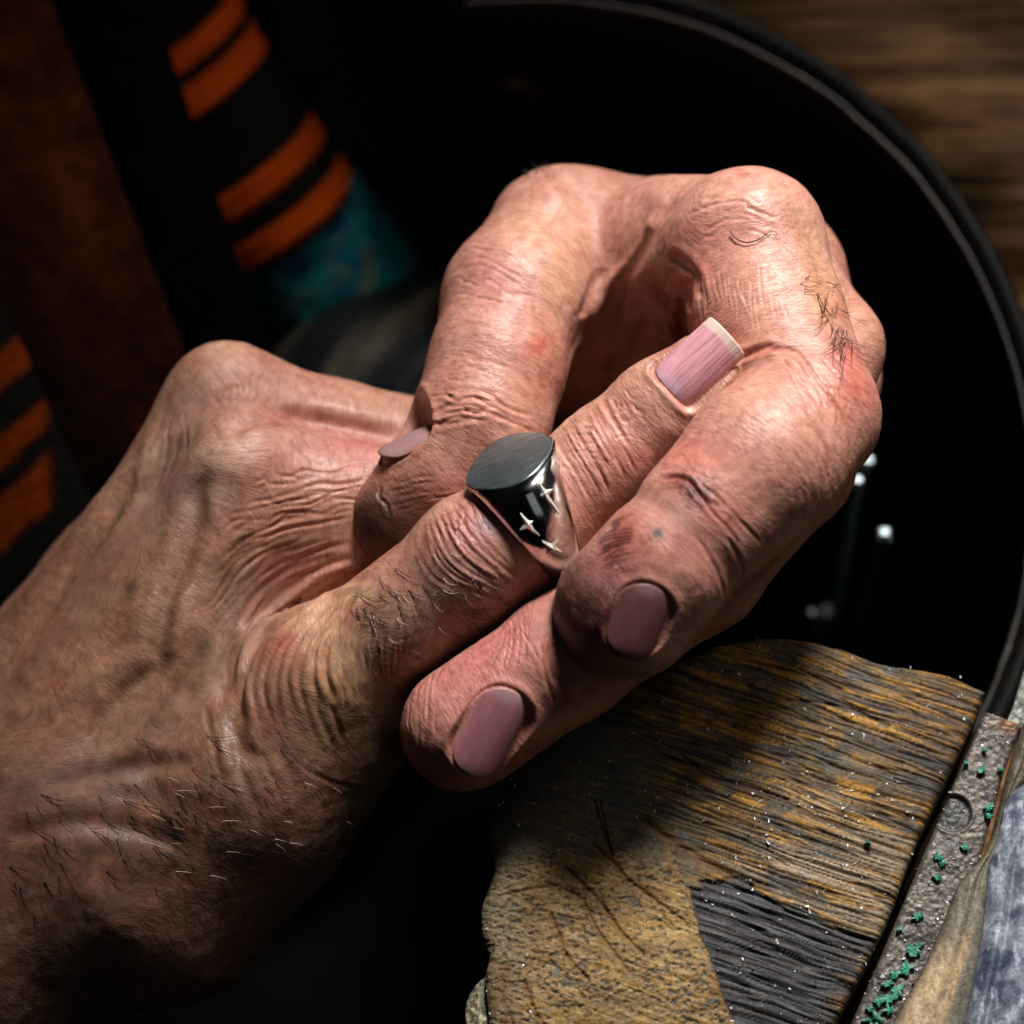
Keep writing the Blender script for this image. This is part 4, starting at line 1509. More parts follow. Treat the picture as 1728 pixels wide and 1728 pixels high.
# relief
rid = np.abs(streak)
hgt = -3.6 * sstep(.20, .0, rid) * (1 - zend) * (1 - .75 * zleft) + 1.6 * streak2 * (1 - zend) + .8 * fine
pore = nse(X / 6.5 + 2 * nse(X / 40, Y / 40, 14), Y / 4.6 + 1.5 * nse(X / 50, Y / 50, 15), 16, 2)
row = np.sin((Y - .16 * X) / 2.6 + 3 * nse(X / 90, Y / 90, 18))
dots = sstep(.15, .5, pore + .08 * row + .5 * nse(X / 40, Y / 26, 17))
hgt += -2.4 * dots * zend + 2.2 * nse(X / 14, Y / 8, 20) * zend
hgt += -5 * inC + 1.8 * inC * np.sin(ac / 2.9 + 2.5 * streak2)
hgt += 10 * nse(X / 130, Y / 130, 22)
ed = np.minimum.reduce([(G2[..., 0] - G2[:, :1, 0]).ravel(), (G2[:, -1:, 0] - G2[..., 0]).ravel() * 2.5, (G2[..., 1] - G2[:1, :, 1]).ravel()])
hgt += -16 * np.exp(-np.clip(ed, 0, None) / 9.0)
# cracks
CR = [([(1003, 1352), (1015, 1395), (1030, 1440)], 3, 7, 'k'), ([(1012, 1350), (1022, 1400), (1034, 1446)], 2, 5, 'k'), ([(1000, 1425), (1035, 1455), (1062, 1485), (1110, 1522), (1155, 1556)], 3.2, 7, 'b'), ([(955, 1465), (985, 1492), (1020, 1530), (1050, 1575), (1085, 1610)], 3.2, 7, 'b'), ([(957, 1500), (985, 1520), (1003, 1560), (1030, 1600), (1060, 1640)], 2.6, 5, 'b'), ([(930, 1540), (945, 1580), (958, 1615), (990, 1650)], 2.4, 5, 'b'), ([(1090, 1385), (1125, 1412), (1170, 1440), (1230, 1475)], 6, 9, 'b'), ([(1150, 1275), (1195, 1310), (1260, 1325), (1330, 1350)], 3, 7, 'k'), ([(1090, 1255), (1130, 1280), (1165, 1290)], 2.5, 5, 'k'), ([(885, 1655), (900, 1700), (925, 1740)], 3, 5, 'b'), ([(840, 1510), (890, 1500), (945, 1492)], 1.8, 4, 'k'), ([(1280, 1120), (1350, 1135), (1420, 1160)], 3, 6, 'k'), ([(1330, 1180), (1420, 1190), (1500, 1225)], 2.5, 6, 'k'), ([(850, 1630), (846, 1680), (870, 1740)], 6, 4, 'b')]
dk = np.zeros_like(X)
br = np.zeros_like(X)
for pts, w, dep, kd in CR:
    p = smooth_line(pts)
    best = np.full(len(X), 1e9)
    k = np.nonzero((X > p[:, 0].min() - 30) & (X < p[:, 0].max() + 30) & (Y > p[:, 1].min() - 30) & (Y < p[:, 1].max() + 30))[0]
    bk = best[k]
    for a_, b_ in zip(p[:-1], p[1:]):
        d_ = b_ - a_
        t = np.clip(((X[k] - a_[0]) * d_[0] + (Y[k] - a_[1]) * d_[1]) / max(d_ @ d_, 1e-6), 0, 1)
        bk = np.minimum(bk, np.hypot(X[k] - a_[0] - t * d_[0], Y[k] - a_[1] - t * d_[1]))
    g = np.exp(-(bk / w) ** 2)
    hgt[k] -= dep * g * .55
    if kd == 'k':
        dk[k] = np.maximum(dk[k], g * .8)
    br[k] = np.maximum(br[k], (1.0 if kd == 'b' else .2) * np.exp(-(bk / (w * 2.2)) ** 2))
# colour
def lerp(a, b, t):
    return a * (1 - t[:, None]) + np.array(b) * t[:, None]
c = np.tile(np.array([0.26, 0.145, 0.04]), (len(X), 1))
c = lerp(c, (0.66, 0.32, 0.03), sstep(-.1, .35, nse(al / 130, ac / 8, 30) + .5 * blot) * .95)
c = lerp(c, (0.085, 0.085, 0.07), sstep(.0, .35, nse(al / 110, ac / 7, 32)) * .85)
c = lerp(c, (0.17, 0.21, 0.23), sstep(.2, .45, nse(al / 26, ac / 8, 34)) * .7)
c = c * (1 + .5 * nse(al / 90, ac / 3.6, 35, 2))[:, None]
gr_ = nse(X / 46 + .3 * nse(X / 15, Y / 15, 97), Y / 26, 96, 4)
c = lerp(c, (0.075, 0.075, 0.062), sstep(.02, .32, gr_) * .75)
c = c * (1 - .55 * sstep(.0, .5, nse(X / 12, Y / 5, 98, 3)))[:, None]
warm = np.exp(-((X - 1400) / 200) ** 2 - ((Y - 1480) / 120) ** 2)
c = lerp(c, (0.62, 0.47, 0.30), sstep(.0, .4, streak2 + .2) * warm * .9)
topr = np.exp(-((X - 1600) / 90) ** 2 - ((Y - 1200) / 45) ** 2)
c = lerp(c, (0.66, 0.28, 0.03), topr * sstep(-.2, .3, streak) * .9)
c = lerp(c, (0.045, 0.03, 0.022), sstep(.13, .0, rid) * .85)
c = lerp(c, (0.05, 0.045, 0.045), np.exp(-((X - 1590) / 60) ** 2 - ((Y - 1300) / 60) ** 2) * .8 * sstep(-.3, .3, streak2 + .2))
gl = np.tile(np.array([0.13, 0.125, 0.095]), (len(X), 1))
gl = lerp(gl, (0.24, 0.19, 0.10), sstep(-.1, .4, nse(X / 30, Y / 8, 36)))
gl = lerp(gl, (0.07, 0.10, 0.11), sstep(0, .4, nse(X / 50, Y / 18, 38)) * .8)
c = c * (1 - zleft[:, None] * .85) + gl * zleft[:, None] * .85
eg = np.tile(np.array([0.46, 0.28, 0.095]), (len(X), 1))
eg = lerp(eg, (0.42, 0.22, 0.045), sstep(-.05, .4, nse(X / 26, Y / 16, 40)) * .8)
eg = lerp(eg, (0.60, 0.43, 0.20), sstep(0, .5, nse(X / 16, Y / 4, 42)) * .8)
eg = lerp(eg, (0.13, 0.13, 0.105), dots * .8)
eg = eg * (1 + .5 * nse(X / 60, Y / 22, 57))[:, None]
eg = lerp(eg, (0.13, 0.17, 0.18), sstep(.32, .6, nse(X / 22, Y / 14, 44)) * .8)
eg = lerp(eg, (0.20, 0.18, 0.13), sstep(930, 830, X) * .6)
c = c * (1 - zend[:, None]) + eg * zend[:, None]
cc = np.tile(np.array([0.055, 0.05, 0.05]), (len(X), 1))
cc = lerp(cc, (0.17, 0.17, 0.175), sstep(.0, .4, nse(al / 50, ac / 3.2, 46)) * .8)
cc = lerp(cc, (0.30, 0.24, 0.18), sstep(.35, .6, nse(al / 50, ac / 4, 48)) * .6)
c = c * (1 - inC[:, None]) + cc * inC[:, None]
c = lerp(c, (0.26, 0.11, 0.025), np.clip(br, 0, 1) * .6)
c = lerp(c, (0.02, 0.018, 0.015), dk)
G3 = on_plane(X, Y) + hgt[:, None] * UP
M_pin = attr_mat('worn_wood', .35, .65, 300, .7, spec=.22, aniso=(.012, .3, 1), cvar=.4)
pin = empty('bench_pin', on_plane(1150, 1500) - UP * 420, 'worn wooden bench pin with saw cut ridges and pale end grain below the hands', 'bench pin')
c *= 0.52
block, nsk = slab('block', G3.reshape(450, 430, 3), -UP * 420, M_pin, pin, 24, 10, 5)
cs_ = np.tile(np.array([0.12, 0.085, 0.045]), (nsk, 1)) * (1 + .5 * rng.standard_normal((nsk, 1)) * .3)
set_col(block, np.concatenate([np.clip(c, .005, .9), np.clip(cs_, .02, .5)]))
set_vec(block, np.concatenate([np.stack([al, ac, np.zeros_like(al)], 1), np.tile([0, 0, 0], (nsk, 1)) + rng.random((nsk, 3)) * 30]), 'gr')
# splintered lump under the left corner
LG = coons([(835, 1640), (810, 1655), (792, 1672)][::-1] + [(850, 1632)], [(778, 1900), (810, 1905), (860, 1900)], [(792, 1672), (785, 1700), (788, 1760), (778, 1900)], [(850, 1632), (856, 1700), (860, 1900)], 46, 120)
lx, ly = LG[..., 0].ravel(), LG[..., 1].ravel()
lh = 5 * nse(lx / 7, ly / 12, 50) + 10 * nse(lx / 30, ly / 40, 52) - 22 * np.exp(-(lx - LG[:, :1, 0].repeat(46, 1).ravel()) / 12)
L3 = on_plane(lx, ly, -325) + lh[:, None] * UP
lump, n2_ = slab('splintered_edge', L3.reshape(120, 46, 3), -UP * 300, M_pin, pin, 8, 8, 3)
lc = lerp(np.tile(np.array([0.17, 0.16, 0.11]), (len(lx), 1)), (0.42, 0.36, 0.22), sstep(0, .4, nse(lx / 4, ly / 9, 54)))
set_col(lump, np.concatenate([lc, np.tile([0.1, 0.08, 0.05], (n2_, 1))]))
set_vec(lump, np.concatenate([np.stack([lx, ly, 0 * lx], 1), rng.random((n2_, 3)) * 20]), 'gr')

# ---- steel bar beside it, with flaking green paint
bar_l = [(1661, 1201), (1600, 1345), (1555, 1450), (1505, 1570), (1436, 1728), (1360, 1900)]
bar_r = [(1724, 1224), (1696, 1300), (1668, 1400), (1640, 1490), (1545, 1728), (1475, 1900)]
BG = coons([(1661, 1201), (1692, 1212), (1724, 1224)], [(1360, 1900), (1420, 1900), (1475, 1900)], bar_l, bar_r, 60, 420)
bx, by = BG[..., 0].ravel(), BG[..., 1].ravel()
bh = 1.6 * nse(bx / 7, by / 7, 60) + 2.5 * nse(bx / 40, by / 40, 62)
rc = np.hypot((bx - 1608) * 1.0, (by - 1372) * 1.0)
bh += -7 * sstep(34, 27, rc) + 1.5 * np.exp(-((rc - 34) / 3) ** 2)
ub = np.tile(np.linspace(0, 1, 60), 420)
bh += -7 * np.exp(-ub * 60 / 3) - 7 * np.exp(-(1 - ub) * 60 / 3)
bc = np.tile(np.array([0.15, 0.125, 0.10]), (len(bx), 1))
bc = lerp(bc, (0.26, 0.22, 0.18), sstep(0, .45, nse(bx / 10, by / 6, 64)))
bc = lerp(bc, (0.07, 0.06, 0.055), sstep(0, .5, nse(bx / 30, by / 30, 66)))
bc = lerp(bc, (0.08, 0.085, 0.08), sstep(36, 24, rc) * .8)
bc = lerp(bc, (0.34, 0.13, 0.05), np.exp(-((bx - 1705) / 22) ** 2 - ((by - 1224) / 12) ** 2) * .8)
M_bar = attr_mat('pitted_steel', .35, .6, 900, .6, metal=.35, cvar=.4)
bar = empty('steel_bar', on_plane(1550, 1600) - UP * 300, 'pitted steel bar with flaking green paint along the right side of the wooden pin', 'bar')
bc = bc * .6
bb, nb = slab('bar_body', (on_plane(bx, by, -312) + bh[:, None] * UP).reshape(420, 60, 3), -UP * 300, M_bar, bar, 4)
set_col(bb, np.concatenate([bc, np.tile([0.05, 0.045, 0.04], (nb, 1))]))
# green flakes
fl = [(1662, 1264, 5), (1631, 1287, 5), (1658, 1298, 9), (1689, 1298, 6), (1669, 1362, 10), (1668, 1376, 8), (1584, 1445, 9), (1590, 1457, 8), (1628, 1429, 8), (1582, 1480, 10), (1549, 1547, 10), (1517, 1566, 6), (1544, 1603, 14), (1553, 1594, 8), (1530, 1632, 14), (1510, 1645, 13), (1500, 1660, 12), (1516, 1672, 14), (1498, 1685, 15), (1483, 1690, 11), (1468, 1702, 10), (1500, 1705, 12), (1482, 1718, 14), (1462, 1722, 9), (1475, 1735, 14), (1465, 1421, 6)]
M_green = simple_mat('green_paint', (0.02, 0.22, 0.13), .45, 0, .45, 900, .5, 1200)
for k_, (fx, fy, fr) in enumerate(fl):
    n = 17
    a = np.linspace(0, 2 * math.pi, n, endpoint=False)
    cpl = -306 if k_ < len(fl) - 1 else -286
    el = R_.uniform(.4, .9)
    rad = np.array([fr * R_.uniform(.25, 1.25) ** .8 for _ in a])
    tw = R_.uniform(-.8, .8)
    ex, ey = rad * np.cos(a), rad * np.sin(a) * el
    qx, qy = fx + ex * math.cos(tw) - ey * math.sin(tw), fy + ex * math.sin(tw) + ey * math.cos(tw)
    top = on_plane(qx, qy, cpl + R_.uniform(0, 2.5)) + np.array([R_.uniform(0, 2.2) for _ in a])[:, None] * UP
    cen = on_plane(fx, fy, cpl + 3.0)[None]
    Vv = np.concatenate([cen, top, top - 6 * UP])
    Ff = [(0, 1 + i, 1 + (i + 1) % n) for i in range(n)] + [(1 + i, 1 + n + i, 1 + n + (i + 1) % n, 1 + (i + 1) % n) for i in range(n)]
    link('paint_flake', Vv, Ff, M_green, bar if k_ < len(fl) - 1 else pin, smooth=False)

# ---- brown strip and scuffed sheet at the right edge
sh_l = [(1735, 1318), (1712, 1335), (1694, 1366), (1684, 1420), (1668, 1462), (1664, 1520), (1654, 1600), (1628, 1728), (1590, 1900)]
st_l = [(1726, 1222), (1704, 1290), (1684, 1370), (1662, 1440), (1618, 1492), (1590, 1560), (1555, 1640), (1506, 1728), (1440, 1900)]
sh_r = [(1900, 1300), (1905, 1600), (1900, 1900)]
SG = coons([(1735, 1318), (1820, 1295), (1900, 1300)], [(1590, 1900), (1750, 1905), (1900, 1900)], sh_l, sh_r, 150, 260)
sx_, sy_ = SG[..., 0].ravel(), SG[..., 1].ravel()
edge_x = np.repeat(SG[:, 0, 0], 150)
sh_h = 4 * nse(sx_ / 60, sy_ / 90, 70) + 30 * (1 - np.exp(-(sx_ - edge_x) / 22.0)) - 12 * np.exp(-((sx_ - edge_x - 42 + (sy_ - 1500) * .03) / 10) ** 2) * sstep(1380, 1500, sy_)
sc_ = np.tile(np.array([0.24, 0.27, 0.33]), (len(sx_), 1))
sc_ = lerp(sc_, (0.66, 0.71, 0.80), sstep(-.1, .4, nse(sx_ / 18, sy_ / 40, 72)) * sstep(1640, 1500, sy_))
sc_ = lerp(sc_, (0.07, 0.09, 0.15), sstep(.0, .35, nse(sx_ / 30, sy_ / 34, 74) + .25 * np.exp(-((sx_ - edge_x - 18) / 16) ** 2) * sstep(1500, 1620, sy_)) * .85)
sc_ = sc_ * .8
sc_ = lerp(sc_, (0.75, 0.78, 0.85), sstep(.25, .5, nse(sx_ / 6, sy_ / 24, 76)) * .4)
M_sheet = attr_mat('scuffed_sheet', .3, .6, 500, .4, metal=.2, cvar=.3)
sheet = empty('metal_sheet', on_plane(1750, 1600, -300), 'scuffed blue grey metal sheet at the bottom right corner', 'metal sheet')
so, ns_ = slab('panel', (on_plane(sx_, sy_, -285) + sh_h[:, None] * UP).reshape(260, 150, 3), -UP * 40, M_sheet, sheet, 3)
set_col(so, np.concatenate([sc_, np.tile([0.1, 0.1, 0.1], (ns_, 1))]))
TG = coons([(1726, 1222), (1738, 1230), (1746, 1240)], [(1440, 1900), (1520, 1900), (1592, 1900)], st_l, [(1746, 1240), (1742, 1300), (1718, 1335), (1700, 1368), (1690, 1420), (1674, 1464), (1670, 1520), (1660, 1600), (1634, 1728), (1592, 1900)], 60, 300)
tx, ty = TG[..., 0].ravel(), TG[..., 1].ravel()
tu = np.tile(np.linspace(0, 1, 60), 300)
t_h = 13 * np.sin(np.clip(tu, 0, 1) * math.pi) ** .7 + 2 * nse(tx / 12, ty / 40, 80) - 5 * np.exp(-((tu - .55) / .1) ** 2)
t_c = np.tile(np.array([0.16, 0.14, 0.10]), (len(tx), 1))
t_c = lerp(t_c, (0.52, 0.36, 0.19), sstep(1560, 1650, ty) * sstep(.5, .15, np.abs(tu - .28) * 1.2) * .9)
t_c = lerp(t_c, (0.46, 0.30, 0.13), np.exp(-((tu - .62) / .06) ** 2) * sstep(1540, 1620, ty) * .8)
t_c = lerp(t_c, (0.035, 0.025, 0.02), np.exp(-tu / .12) * .95)
t_c = lerp(t_c, (0.06, 0.045, 0.03), sstep(1440, 1380, ty) * .7)
t_c = lerp(t_c, (0.05, 0.055, 0.06), np.exp(-((tu - .97) / .1) ** 2) * .8)
M_strip = attr_mat('worn_hide', .35, .6, 600, .5, cvar=.35)

strip, nt_s = slab('edge_strip', (on_plane(tx, ty, -298) + t_h[:, None] * UP).reshape(300, 60, 3), -UP * 30, M_strip, None, 3)
set_col(strip, np.concatenate([t_c, np.tile([0.03, 0.02, 0.015], (nt_s, 1))]))
tag(strip, 'dark brown edge strip squeezed between the steel bar and the scuffed sheet', 'strip')
KG = coons([(1732, 1118), (1750, 1116), (1772, 1118)], [(1698, 1216), (1715, 1226), (1740, 1236)], [(1732, 1118), (1722, 1150), (1708, 1196), (1698, 1216)], [(1772, 1118), (1764, 1160), (1740, 1236)], 14, 40)
kx, ky = KG[..., 0].ravel(), KG[..., 1].ravel()
k3 = on_plane(kx, ky, -318) + (3 * nse(kx / 6, ky / 16, 90))[:, None] * UP
bracket, nk = slab('bracket', k3.reshape(40, 14, 3), -UP * 60, M_bar, None, 2)
set_col(bracket, np.concatenate([lerp(np.tile(np.array([0.10, 0.12, 0.10]), (len(kx), 1)), (0.26, 0.24, 0.18), sstep(0, .4, nse(kx / 5, ky / 14, 92))), np.tile([0.03] * 3, (nk, 1))]))
tag(bracket, 'small greenish metal bracket behind the top end of the steel bar', 'bracket')

# ---- bright metal filings lying on pin and bar
fV, fF = [], []
def filing(px, py, c, r):
    n0 = sum(len(a) for a in fV)
    p = on_plane(px, py, c)
    a = rng.random(4) * 2 * math.pi
    q = rng.standard_normal((4, 3)) * r * .6
    fV.append(p + q)
    fF.extend([(n0, n0 + 1, n0 + 2), (n0, n0 + 2, n0 + 3), (n0, n0 + 3, n0 + 1), (n0 + 1, n0 + 3, n0 + 2)])
hz = hgt
for _ in range(2600):
    k = int(rng.integers(0, len(X)))
    x, y = X[k], Y[k]
    wgt = .25 + .75 * math.exp(-((x - 1330) / 190) ** 2 - ((y - 1430) / 190) ** 2)
    if zend[k] > .5:
        wgt *= .25
    if rng.random() < wgt and y < 1760:
        filing(x, y, -295 + hz[k] + 1.0, float(rng.choice([1.4, 2.0, 2.8, 4.2], p=[.2, .3, .3, .2])))
v_pin = len(fV)
M_fil = simple_mat('bright_filings', (0.9, 0.92, 0.95), .25, .35)
fil = link('filings', np.concatenate(fV), fF, M_fil, pin, smooth=False)
tag(fil, kind='stuff')
fV, fF = [], []
for _ in range(520):
    k = int(rng.integers(0, len(bx)))
    if by[k] < 1760 and rng.random() < .3 + .7 * sstep(1380, 1480, by[k]):
        filing(bx[k], by[k], -312 + bh[k] + 1.0, float(rng.choice([1.8, 2.6, 3.6])))
fil2 = link('filings', np.concatenate(fV), fF, M_fil, bar, smooth=False)
tag(fil2, kind='stuff')
# ------------------------------------------------------------------ black bin, its tools, the bench top behind
ZR = -800.0
kR = (DIST - ZR) / DIST
bc0 = W(P(900, 790, ZR))
bR = 880 * kR * U
YS = 1.07                         # the cutout is a little longer than wide


def lathe(name, prof, center, mat, parent=None, seg=160, wob=0.0, label=None):
    a = np.linspace(0, 2 * math.pi, seg, endpoint=False)
    V = []
    for r, z in prof:
        rr_ = r + wob * np.array([math.sin(3 * x + z * 40) * .4 + math.sin(7 * x) * .25 for x in a])
        V.append(np.stack([center[0] + rr_ * np.cos(a), center[1] + rr_ * np.sin(a), np.full(seg, center[2] + z)], 1))
    V = np.stack(V, 0)
    n = len(prof)
    f = grid_faces(n, seg, 0, True)
    return link(name, V.reshape(-1, 3), f, mat, parent, view=False)


m, nt, b = new_mat('chipped_black_enamel')
tc = nd(nt, 'ShaderNodeTexCoord')
n1 = nd(nt, 'ShaderNodeTexNoise', i_Scale=90.0, i_Detail=8.0, i_Roughness=.7)
n2 = nd(nt, 'ShaderNodeTexNoise', i_Scale=22.0, i_Detail=4.0)
nt.links.new(tc.outputs['Object'], n1.inputs[0])
nt.links.new(tc.outputs['Object'], n2.inputs[0])
fac = math_n(nt, 'ADD', n1.outputs[0], math_n(nt, 'MULTIPLY', n2.outputs[0], .5))
nt.links.new(ramp(nt, fac, [(.0, (.003, .003, .003)), (.93, (.005, .0045, .004)), (.98, (.09, .075, .06))]), b.inputs['Base Color'])
nt.links.new(ramp(nt, n2.outputs[0], [(.3, (.35,) * 3), (.7, (.6,) * 3)]), b.inputs['Roughness'])
b.inputs['Specular IOR Level'].default_value = .07
bp = nd(nt, 'ShaderNodeBump', i_Strength=.5, i_Distance=.0006)
nt.links.new(n1.outputs[0], bp.inputs['Height'])
nt.links.new(bp.outputs[0], b.inputs['Normal'])
M_bin = m


def sector(name, prof, a0, a1, mat, parent, seg=260, wob=0.0, base=None, close=False):
    a = np.radians(np.linspace(a0, a1, seg))
    V = []
    for r, z in prof:
        w = wob * fbm(np.stack([np.cos(a) * 9, np.sin(a) * 9, np.full(seg, z * 60)], 1), 3, 4)
        V.append(np.stack([bc0[0] + (r + w) * np.cos(a), bc0[1] + YS * (r + w) * np.sin(a), np.full(seg, bc0[2] + z)], 1))
    V = np.stack(V, 0).reshape(-1, 3)
    f = grid_faces(len(prof), seg)
    if close:
        n = len(prof)
        f = np.concatenate([f, np.stack([(n - 1) * seg + np.arange(seg - 1), (n - 1) * seg + np.arange(1, seg), np.arange(1, seg), np.arange(seg - 1)], 1)])
    return link(name, V, f, mat, parent, view=False, base=base)


# wood behind: the bench top with its rounded cutout, faced with a black band
m, nt, b = new_mat('brown_wood')
L = nt.links.new
tc = nd(nt, 'ShaderNodeTexCoord')
mp = nd(nt, 'ShaderNodeMapping')
mp.inputs['Scale'].default_value = (28, 260, 28)
mp.inputs['Rotation'].default_value = (0, 0, math.radians(-20))
L(tc.outputs['Object'], mp.inputs[0])
n1 = nd(nt, 'ShaderNodeTexNoise', i_Scale=1.0, i_Detail=7.0, i_Roughness=.6)
L(mp.outputs[0], n1.inputs[0])
n2 = nd(nt, 'ShaderNodeTexNoise', i_Scale=45.0, i_Detail=4.0)
L(tc.outputs['Object'], n2.inputs[0])
c1 = ramp(nt, n1.outputs[0], [(.36, (.020, .010, .004)), (.50, (.085, .045, .018)), (.64, (.20, .115, .05))])
c2 = mix_rgb(nt, 1.0, c1, ramp(nt, n2.outputs[0], [(.35, (.45, .45, .45)), (.65, (1.4, 1.3, 1.2))]), 'MULTIPLY')
L(c2, b.inputs['Base Color'])
b.inputs['Roughness'].default_value = .7
b.inputs['Specular IOR Level'].default_value = .08
bp = nd(nt, 'ShaderNodeBump', i_Strength=.5, i_Distance=.0005)
L(n1.outputs[0], bp.inputs['Height'])
L(bp.outputs[0], b.inputs['Normal'])
bb0 = np.array([bc0[0] + bR * 1.3, bc0[1], bc0[2] - .03])
bench = bpy.data.objects.new('workbench', None)
COL.objects.link(bench)
bench.location = bb0
bench['_base'] = tuple(bb0)
tag(bench, 'brown wooden workbench top with a rounded cutout faced by a worn black band', 'workbench')
zt = -.0035
top_p = [(bR * 1.012, -.032), (bR * 1.012, zt), (bR * 1.2, zt), (bR * 1.6, zt), (bR * 2.4, zt), (bR * 2.4, -.032)]
sector('bench_top', top_p, -62, 100, m, bench, 300, 0, close=True)
band_p = [(bR * 1.01, zt + .0002), (bR * 1.008, .0), (bR * 1.0, .0016), (bR * .985, .0020), (bR * .968, .0012), (bR * .958, -.001), (bR * .952, -.006), (bR * .948, -.02), (bR * .94, -.045), (bR * .935, -.07), (bR * .945, -.07), (bR * .95, -.045), (bR * 1.006, -.02), (bR * 1.01, -.01)]
sector('black_band', band_p, -60, 100, M_bin, bench, 300, .0005, close=True)
# the lip rubbed bare
m, nt, b = new_mat('rubbed_edge')
tc = nd(nt, 'ShaderNodeTexCoord')
n1 = nd(nt, 'ShaderNodeTexNoise', i_Scale=130.0, i_Detail=6.0, i_Roughness=.7)
n2 = nd(nt, 'ShaderNodeTexNoise', i_Scale=30.0, i_Detail=3.0)
nt.links.new(tc.outputs['Object'], n1.inputs[0])
nt.links.new(tc.outputs['Object'], n2.inputs[0])
fac = math_n(nt, 'ADD', math_n(nt, 'MULTIPLY', n1.outputs[0], .6), math_n(nt, 'MULTIPLY', n2.outputs[0], .7))
nt.links.new(ramp(nt, fac, [(.60, (.005, .004, .003)), (.76, (.03, .025, .02)), (.88, (.25, .22, .18))]), b.inputs['Base Color'])
b.inputs['Roughness'].default_value = .35
b.inputs['Metallic'].default_value = .3
lip = []
for i in range(9):
    a = 2 * math.pi * i / 8
    lip.append((bR * .957 + .0005 * math.cos(a), -.0005 + .0007 * math.sin(a)))
sector('rubbed_lip', lip, -58, 98, m, bench, 400, .0005)

# tools standing in the leather skin below
depth = 0.115
M_steel = simple_mat('tool_steel', (0.42, 0.55, 0.58), .3, .9, .2, 300)
M_end = simple_mat('ground_steel', (0.45, 0.55, 0.58), .4, .6)
M_dull = simple_mat('dull_steel', (0.05, 0.055, 0.055), .6, .3)


def rod(px, py, z, r, sides, lean, name, label, mats=None):
    top = W(P(px, py, z))
    zb = bc0[2] - depth + .004
    d = np.array([lean[0], lean[1], -1.0])
    Ln = (top[2] - zb)
    o = bpy.data.objects.new(name, None)
    COL.objects.link(o)
    bpos = top + d * Ln
    o.location = bpos
    o['_base'] = tuple(bpos)
    tag(o, label, 'tool', 'steel tools standing below the hands')
    a = np.linspace(0, 2 * math.pi, sides, endpoint=False) + math.pi / sides
    r *= U * (DIST - z) / DIST
    prof = [(0, .78), (.0006, 1.0), (.02, 1.0), (.5, .92), (1, .7)]
    V, F = [], []
    for t, s in prof:
        c_ = top + d * Ln * t
        V.append(np.stack([c_[0] + r * s * np.cos(a), c_[1] + r * s * np.sin(a), np.full(sides, c_[2])], 1))
    F = [tuple(range(sides))]
    for i in range(len(prof) - 1):
        for j in range(sides):
            k = (j + 1) % sides
            F.append((i * sides + j, (i + 1) * sides + j, (i + 1) * sides + k, i * sides + k))
    F.append(tuple((len(prof) - 1) * sides + j for j in range(sides))[::-1])
    link('shank', np.concatenate(V), F, mats or M_steel, o, smooth=sides > 8, view=False)
    e = []
    for s, h in ((.9, -.0001), (.9, .0008), (.6, .0012)):
        e.append(np.stack([top[0] + r * s * np.cos(a), top[1] + r * s * np.sin(a), np.full(sides, top[2] + h)], 1))
    E = np.concatenate(e)
    EF = []
    for i in (0, 1):
        for j in range(sides):
            k = (j + 1) % sides
            EF.append((i * sides + j, i * sides + k, (i + 1) * sides + k, (i + 1) * sides + j))
    EF.append(tuple(2 * sides + j for j in range(sides)))
    link('head', E, EF, mats or M_end, o, smooth=False, view=False)


rod(1447, 814, -900, 10, 14, (.02, .0), 'punch', 'round steel punch with the brightest head, just right of the index finger')
rod(1464, 780, -1100, 11, 14, (-.03, .02), 'punch', 'round steel punch half hidden behind the bent index finger')
rod(1492, 902, -900, 14, 4, (.0, .0), 'graver', 'square steel rod standing lower right of the round punches')
rod(1370, 1037, -1250, 9, 14, (.12, -.18), 'punch', 'thin dull steel rod with ring shaped end above the wooden pin', M_dull)
rod(1396, 1035, -1500, 15, 8, (.05, .05), 'punch', 'thick dull steel rod just behind the thin leaning rod', M_dull)

# ------------------------------------------------------------------ the person's clothes
KN_B = (0.008, 0.007, 0.006)
KN_O = (0.52, 0.07, 0.005)


def cloth_mat(name, scale=900, bump=.6, rough=.9):
    m, nt, b = new_mat(name)
    L = nt.links.new
    c = nd(nt, 'ShaderNodeAttribute', attribute_name='tint')
    tc = nd(nt, 'ShaderNodeTexCoord')
    n = nd(nt, 'ShaderNodeTexNoise', i_Scale=scale, i_Detail=4.0)
    L(tc.outputs['Object'], n.inputs[0])
    L(mix_rgb(nt, 1.0, c.outputs['Color'], ramp(nt, n.outputs[0], [(.3, (.7,) * 3), (.7, (1.25,) * 3)]), 'MULTIPLY'), b.inputs['Base Color'])
    b.inputs['Roughness'].default_value = rough
    b.inputs['Specular IOR Level'].default_value = .03
    bp = nd(nt, 'ShaderNodeBump', i_Strength=bump, i_Distance=.0006)
    L(n.outputs[0], bp.inputs['Height'])
    L(bp.outputs[0], b.inputs['Normal'])
    return m


M_cloth = cloth_mat('knit')
M_cloth2 = cloth_mat('woven', 500)


